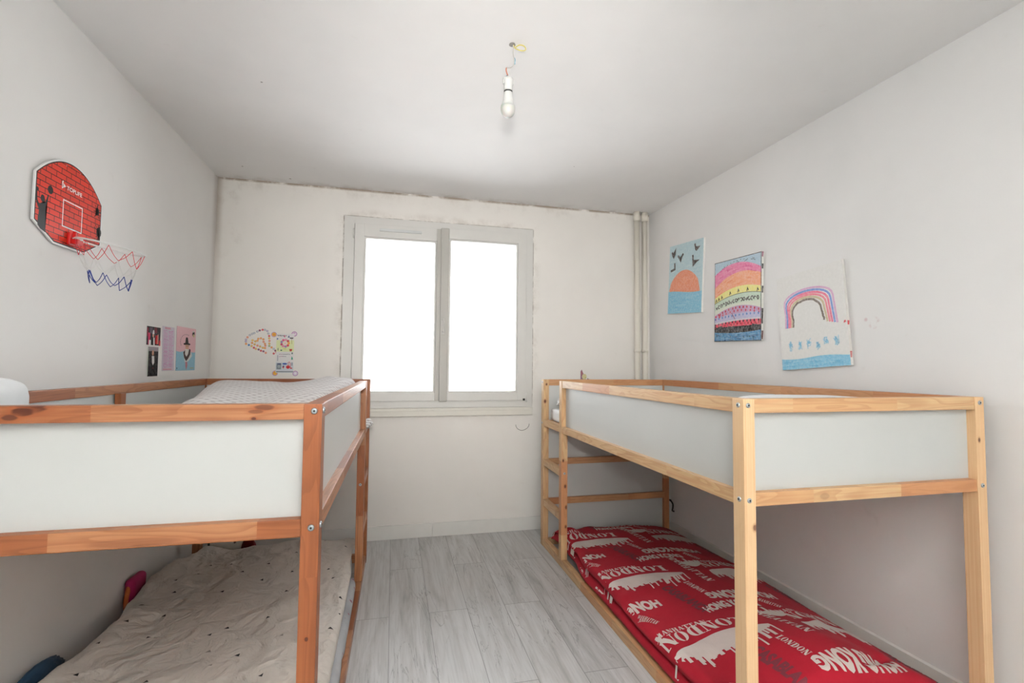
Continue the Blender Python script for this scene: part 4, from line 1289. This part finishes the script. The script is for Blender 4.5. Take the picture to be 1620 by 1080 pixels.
# colour photo: figure in black among red and dark shapes
w, h = .158, .100
A = Art(); R_ = random.Random(2)
A.rect(0, 0, w, h, (238, 236, 232)); A.rect(.006, .003, w - .004, h - .003, (38, 34, 40))
for a, b, ww, hh, c_ in ((.010, .01, .012, .045, (150, 40, 60)), (.022, .035, .022, .06, (206, 60, 104)), (.10, .045, .03, .045, (196, 34, 40)), (.140, .07, .016, .028, (190, 40, 56)), (.035, .008, .03, .03, (96, 90, 100)), (.085, .005, .03, .03, (110, 40, 52)), (.120, .04, .012, .05, (214, 150, 130))): A.rect(a, b, a + ww, b + hh, c_)
A.rect(.030, .072, .052, .097, (232, 228, 226)); A.poly([(.052, .097), (.058, .06), (.070, .054), (.094, .058), (.102, .097)], (20, 20, 24)); A.poly([(.076, .058), (.088, .058), (.094, .097), (.078, .097)], (228, 226, 226)); A.disc(.074, .047, .0095, (214, 168, 146), .011); A.poly([(.064, .040), (.086, .040), (.082, .020), (.070, .020)], (230, 228, 228))
paper('photo_print', 2.789, 2.947, 1.339, 1.440, A, 'small photo of a person in black among red shapes, above the dark photo', 'photo')
# dark photo
w, h = .106, .150
A = Art(); A.rect(0, 0, w, h, (34, 30, 34)); A.rect(.002, 0, w, .022, (150, 140, 146)); A.poly([(.022, .150), (.026, .075), (.036, .040), (.060, .040), (.076, .075), (.078, .150)], (24, 20, 24)); A.disc(.047, .030, .011, (198, 150, 128), .014); A.poly([(.036, .046), (.062, .046), (.066, .080), (.052, .094), (.040, .080)], (226, 224, 224)); A.rect(.048, .105, .058, .112, (110, 34, 44)); A.rect(-.006, .004, 0, .146, (196, 206, 190))
paper('photo_print', 2.822, 2.928, 1.184, 1.334, A, 'dark narrow photo of a person with a white collar, below the colour photo', 'photo', (60, 56, 58))
# pink handwriting
w, h = .150, .240
A = Art(); R_ = random.Random(21)
A.rect(0, 0, w, h, (214, 206, 216)); A.rect(.03, .004, .10, .014, (214, 160, 172)); A.rect(.012, h - .012, .12, h - .004, (214, 160, 172))
for r in range(21):
    for cc in range(2):
        b = .024 + r * .0097; a = .014 + cc * .062; e = a + R_.uniform(.044, .060)
        L = []
        while a < e: L.append((a, b + R_.uniform(-.0045, .0045))); a += .0036
        if len(L) > 2: A.stroke(L, .0021, R_.choice([(216, 140, 194), (222, 156, 200), (210, 124, 186)]))
paper('handwritten_note', 2.962, 3.112, 1.211, 1.450, A, 'pale paper covered in pink handwriting between the photos and the poster', 'note', (220, 212, 220), .06)
# poster of a figure in a tall hat
w, h = .276, .254
A = Art()
A.rect(0, 0, w, h, (226, 182, 188)); A.band(wav(10, lambda t: (w * t, h * (.555 + .02 * math.sin(t * 9)))), [(w * t / 10, h) for t in range(11)], (148, 192, 210))
A.disc(w * .86, h * .12, .020, (58, 48, 44), .018); A.disc(w * .88, h * .17, .012, (190, 176, 120), .010); A.scribble(w * .84, h * .09, .022, .010, (232, 226, 220), .003, 7, R_)
for k in range(11):
    an = math.radians(205 - 13.5 * k); A.rect(w * .49 + .082 * math.cos(an) - .003, h * .34 - .045 * math.sin(an) - .003, w * .49 + .082 * math.cos(an) + .003, h * .34 - .045 * math.sin(an) + .003, (88, 60, 66), k == 0)
A.poly([(w * .44, h * .36), (w * .46, h * .24), (w * .50, h * .225), (w * .57, h * .235), (w * .61, h * .36)], (44, 34, 34)); A.disc(w * .53, h * .385, w * .185, (40, 30, 30), h * .030)
A.poly([(w * .44, h * .40), (w * .64, h * .40), (w * .62, h * .50), (w * .55, h * .54), (w * .46, h * .50)], (206, 158, 134)); A.rect(w * .48, h * .425, w * .52, h * .435, (60, 40, 36)); A.rect(w * .56, h * .425, w * .60, h * .435, (60, 40, 36))
A.poly([(w * .34, h * .58), (w * .40, h * .72), (w * .46, h * .82), (w * .64, h * .78), (w * .82, h * .66), (w * .78, h * .58), (w * .60, h * .50), (w * .46, h * .50)], (214, 214, 212))
A.poly([(w * .35, h * .58), (w * .44, h * .52), (w * .44, h * .62), (w * .52, h * .68), (w * .60, h * .62), (w * .64, h * .52), (w * .66, h * .49), (w * .73, h * .51), (w * .72, h * .62), (w * .62, h * .72), (w * .51, h * .785), (w * .40, h * .70)], (66, 44, 42))
A.poly([(w * .44, h * .50), (w * .58, h * .50), (w * .58, h * .62), (w * .51, h * .67), (w * .44, h * .61)], (224, 220, 214))
A.poly([(w * .47, h * .80), (w * .57, h * .80), (w * .585, h * .88), (w * .53, h * .995), (w * .48, h * .90)], (186, 120, 130)); A.rect(w * .72, h * .935, w * .92, h * .955, (176, 176, 130)); A.rect(w * .04, h * .93, w * .08, h * .96, (70, 90, 110))
paper('poster', 3.141, 3.417, 1.209, 1.463, A, 'pink and blue poster of a figure in a tall black hat above the bed rail', 'poster', (214, 190, 196), .01)

# ------------------------------------------------------------------ CARD AND STICKERS on the back wall
def back_place(x0, z1, d0=.0016):
    def pl(a, b, d): return Vector((x0 + a, D - d0 - d, z1 - b))
    return pl
w, h = .114, .272
A = Art(); R_ = random.Random(31)
A.rect(0, 0, w, h, (226, 224, 222)); A.rect(.0, .045, w, .125, (222, 228, 176)); A.rect(0, .20, w, h, (206, 212, 216)); A.rect(.004, h - .010, w, h - .005, (90, 96, 104))
for k in range(11): A.stroke([(.006 + k * .0055, .012 + R_.uniform(-.003, .003)), (.009 + k * .0055, .016 + R_.uniform(-.003, .003))], .0032, (46, 46, 60))
A.disc(.052, .018, .003, (206, 70, 110), .009); A.poly([(.072, .026), (.080, .008), (.084, .026)], (36, 70, 126)); A.poly([(.084, .026), (.110, .026), (.106, .034), (.088, .034)], (34, 34, 40)); A.stroke([(.098, .034), (.100, .070)], .003, (170, 160, 90)); A.poly([(.002, .030), (.014, .036), (.002, .044)], (44, 78, 140))
for k in range(9):
    an = k * 2 * PI / 9; A.disc(.056 + .024 * math.cos(an), .066 + .024 * math.sin(an), .0085, [(240, 160, 70), (206, 60, 90), (170, 130, 180), (220, 130, 160), (180, 60, 100), (160, 140, 190), (216, 90, 130), (226, 150, 170), (200, 60, 80)][k], n=9)
A.disc(.056, .066, .012, (236, 214, 224)); A.disc(.056, .066, .004, (240, 200, 90))
A.poly([(.026, .112), (.040, .112), (.036, .120), (.028, .120)], (60, 110, 90)); A.rect(.046, .104, .066, .108, (200, 206, 90)); A.poly([(.084, .106), (.104, .106), (.100, .122), (.088, .122)], (176, 56, 40)); A.rect(.010, .10, .014, .118, (70, 84, 110))
for r in range(2):
    for k in range(14 - 5 * r): A.stroke([(.020 + k * .0052, .143 + r * .015 + R_.uniform(-.002, .002)), (.0235 + k * .0052, .143 + r * .015 + R_.uniform(-.002, .002))], .0025, (160, 60, 110) if k < 5 else (70, 70, 90))
A.rect(.010, .15, .013, .19, (90, 96, 110)); A.poly([(.098, .18), (.110, .18), (.108, .166), (.102, .156)], (38, 140, 110)); A.rect(.100, .13, .108, .142, (90, 110, 100))
A.rect(.006, .206, .036, .248, (126, 134, 140)); A.rect(.012, .208, .034, .214, (34, 48, 100)); A.disc(.021, .228, .010, (160, 168, 172)); A.disc(.058, .210, .016, (40, 82, 160), .006); A.disc(.050, .228, .006, (70, 80, 110)); A.poly([(.042, .232), (.056, .232), (.049, .244)], (196, 40, 50))
A.disc(.080, .232, .013, (200, 34, 40), .012); A.stroke([(.082, .222), (.080, .200), (.088, .196), (.094, .206), (.096, .238)], .0032, (206, 40, 46)); A.disc(.100, .240, .008, (190, 34, 40), .004); A.rect(.103, .20, .107, .222, (44, 60, 80))
plc = back_place(-.793, 1.463)
o = A.build('sticker_card', M_PAPER, plc, None, extra=lambda bm, cl: box_faces(bm, cl, plc, w, h, .0010, (226, 224, 222)))
tag(o, 'small white card with colourful stickers on the back wall left of the window', 'card')
def disc_obj(name, x, z, r, art, label, cat, group=None, mat=None):
    pl = lambda a, b, d: Vector((a, -.0008 - d, b))
    def ex(bm, cl):
        n = 16
        F = [bm.verts.new(pl(r * math.cos(2 * PI * k / n), r * math.sin(2 * PI * k / n), 0)) for k in range(n)]; Bk = [bm.verts.new(v.co + Vector((0, .0007, 0))) for v in F]
        for k in range(n):
            f = bm.faces.new((F[k], Bk[k], Bk[(k + 1) % n], F[(k + 1) % n]))
            for lp in f.loops: lp[cl] = lin((230, 228, 226))
    o = art.build(name, mat or M_PAPER, pl, None, extra=ex)
    o.location = (x, D, z)
    tag(o, label, cat, group)
    return o
for (x, z), (ring_c, face_c, kind, lab) in zip(((-0.810, 1.456), (-0.679, 1.463), (-0.796, 1.188), (-0.665, 1.187)), (
        ((186, 160, 196), (240, 176, 70), 'smile', 'round orange smiling sticker at the upper left corner of the sticker card'),
        ((178, 130, 176), (222, 196, 214), 'band', 'round mauve sticker at the upper right corner of the sticker card'),
        ((186, 150, 190), (238, 176, 60), 'eyes', 'round orange sticker with eyes at the lower left corner of the sticker card'),
        ((178, 136, 180), (220, 206, 222), 'star', 'round pale mauve sticker at the lower right corner of the sticker card'))):
    A = Art(); A.disc(0, 0, .0185, ring_c, n=22); A.disc(0, 0, .0140, face_c, n=20)
    if kind == 'smile': A.stroke([(-.006, -.002), (0, -.006), (.006, -.001)], .002, (150, 90, 30)); A.disc(-.004, .004, .0015, (120, 70, 30)); A.disc(.004, .004, .0015, (120, 70, 30))
    if kind == 'eyes': A.disc(-.005, .002, .002, (110, 80, 30)); A.disc(.006, .001, .002, (110, 80, 30))
    if kind == 'band': A.rect(-.012, -.002, .012, .002, (236, 232, 234)); A.rect(-.006, .005, .006, .008, (150, 110, 150))
    if kind == 'star': A.disc(0, 0, .006, (240, 238, 240), n=7)
    disc_obj('round_sticker', x, z, .0185, A, lab, 'sticker')
OUTC = [(-0.859, 1.328), (-0.874, 1.338), (-0.89, 1.342), (-0.905, 1.35), (-0.922, 1.354), (-0.935, 1.362), (-0.95, 1.373), (-0.967, 1.38), (-0.985, 1.388), (-0.987, 1.404), (-0.986, 1.417), (-0.977, 1.433), (-0.963, 1.448), (-0.949, 1.457), (-0.936, 1.463), (-0.917, 1.474), (-0.902, 1.482), (-0.884, 1.487), (-0.869, 1.487), (-0.854, 1.479), (-0.847, 1.462), (-0.841, 1.445), (-0.84, 1.429), (-0.838, 1.411), (-0.838, 1.392), (-0.838, 1.376), (-0.823, 1.366), (-0.809, 1.356), (-0.798, 1.344), (-0.791, 1.331), (-0.808, 1.324)]
OC = 'coral plum red plum yellow red yellow blue orange mauve mauve coral grey grey grey grey plum red grey mauve grey red yellow coral yellow green orange grey plum coral red'.split()
INC = [(-0.945, 1.413), (-0.927, 1.406), (-0.914, 1.411), (-0.909, 1.424), (-0.893, 1.428), (-0.877, 1.421), (-0.875, 1.404), (-0.866, 1.39), (-0.863, 1.377), (-0.865, 1.361), (-0.879, 1.363), (-0.896, 1.371), (-0.913, 1.377), (-0.931, 1.385), (-0.947, 1.395)]
IC = 'yellow yellow orange orange orange orange coral orange coral orange yellow yellow coral yellow orange'.split()
CC = {'coral': ((214, 120, 110), (226, 160, 120)), 'plum': ((150, 76, 104), (120, 90, 110)), 'red': ((196, 60, 72), (206, 90, 90)), 'yellow': ((196, 150, 90), (226, 190, 96)), 'blue': ((60, 130, 180), (50, 120, 180)), 'orange': ((206, 130, 90), (236, 168, 84)), 'mauve': ((170, 156, 184), (196, 186, 204)), 'grey': ((150, 156, 166), (206, 206, 210)), 'green': ((140, 160, 120), (170, 186, 130))}
protos = {}
for chain, colours, nm in ((OUTC, OC, 'outer string'), (INC, IC, 'inner triangle')):
    n_of = {}
    for c_ in colours: n_of[c_] = n_of.get(c_, 0) + 1
    for (x, z), c_ in zip(chain, colours):
        lab = '%s round sticker in the %s of the sticker heart beside the card' % (('tiny ' + c_) if True else c_, nm)
        if c_ not in protos:
            A = Art(); A.disc(0, 0, .0074, CC[c_][0], n=14); A.disc(0, 0, .0048, CC[c_][1], n=12); A.disc(.0012, .0012, .0016, tuple(min(255, v + 30) for v in CC[c_][1]), n=8)
            protos[c_] = o = disc_obj('dot_sticker', x, z, .0074, A, lab, 'sticker')
        else:
            o = protos[c_].copy(); col.objects.link(o); o.location = (x, D, z); o['label'] = lab
        o['group'] = '%s dot stickers in the %s' % (c_, nm)

# small mauve paper decoration just above the far rail of the light bed
A = Art()
A.poly([(0, .18), (.002, .02), (.012, .005), (.022, .03), (.040, .06), (.050, .10), (.060, .075), (.085, .085), (.115, .12), (.120, .18)], (142, 104, 122))
A.disc(.034, .062, .020, (206, 196, 150), .022); A.disc(.045, .070, .006, (176, 176, 110)); A.disc(.080, .110, .018, (190, 150, 186), .016); A.disc(.066, .118, .005, (232, 226, 226)); A.poly([(.004, .03), (.012, .012), (.020, .036), (.010, .06)], (164, 100, 104))
pld = back_place(1.458, 1.235)
o = A.build('paper_decoration', M_PAPER, pld, None)
tag(o, 'small mauve and beige paper cut-out on the back wall above the far rail', 'decoration')
# wall nails: faint pencil mark above it
# ------------------------------------------------------------------ LIGHT
wd = bpy.data.worlds.new('overcast_sky'); scene.world = wd; wd.use_nodes = True
bg = wd.node_tree.nodes['Background']; bg.inputs[0].default_value = (0.93, 0.97, 1.0, 1); bg.inputs[1].default_value = 7.0
po = bpy.data.lights.new('window_portal', 'AREA'); po.shape = 'RECTANGLE'; po.size = 1.4; po.size_y = 1.4
po.cycles.is_portal = True
p_ = bpy.data.objects.new('window_portal', po); col.objects.link(p_); p_.location = (.345, D + .12, 1.63); p_.rotation_euler = (math.radians(-90), 0, 0)
# the camera's own flash, a hand above the lens
fl_ = bpy.data.lights.new('flash', 'SPOT'); fl_.spot_size = math.radians(74); fl_.spot_blend = 1.0; fl_.shadow_soft_size = .07; fl_.energy = 150; fl_.color = (1.0, .985, .965)
f_ = bpy.data.objects.new('flash', fl_); col.objects.link(f_); f_.location = (0.0, -.02, 1.50)
f_.rotation_euler = (math.radians(99), 0, math.radians(-13))
# the rest of the same flash, bounced off the ceiling and wall over the photographer
rl = bpy.data.lights.new('flash_bounce', 'SPOT'); rl.spot_size = math.radians(110); rl.spot_blend = 1.0; rl.shadow_soft_size = .08; rl.energy = 1180; rl.color = (.965, 1.0, 1.01)
r_ = bpy.data.objects.new('flash_bounce', rl); col.objects.link(r_); r_.location = (0.35, -.48, 1.35)
r_.rotation_euler = (math.radians(202), 0, math.radians(-8))

# ------------------------------------------------------------------ CAMERA
cam = bpy.data.cameras.new('camera'); cam.sensor_width = 36.0; cam.lens = 774.27 * 36.0 / 1620.0; cam.clip_start = .02
co = bpy.data.objects.new('camera', cam); col.objects.link(co)
r = Vector((0.97184319, -0.23544539, 0.00928935)); f = Vector((0.23472649, 0.97081635, 0.0491843)); u = Vector((-0.02059847, -0.04561897, 0.99874652))
co.matrix_world = Matrix(((r.x, u.x, -f.x, 0), (r.y, u.y, -f.y, 0), (r.z, u.z, -f.z, 1.2556), (0, 0, 0, 1)))
scene.camera = co
scene.view_settings.view_transform = 'Standard'
scene.view_settings.look = 'None'
scene.view_settings.exposure = 0.0
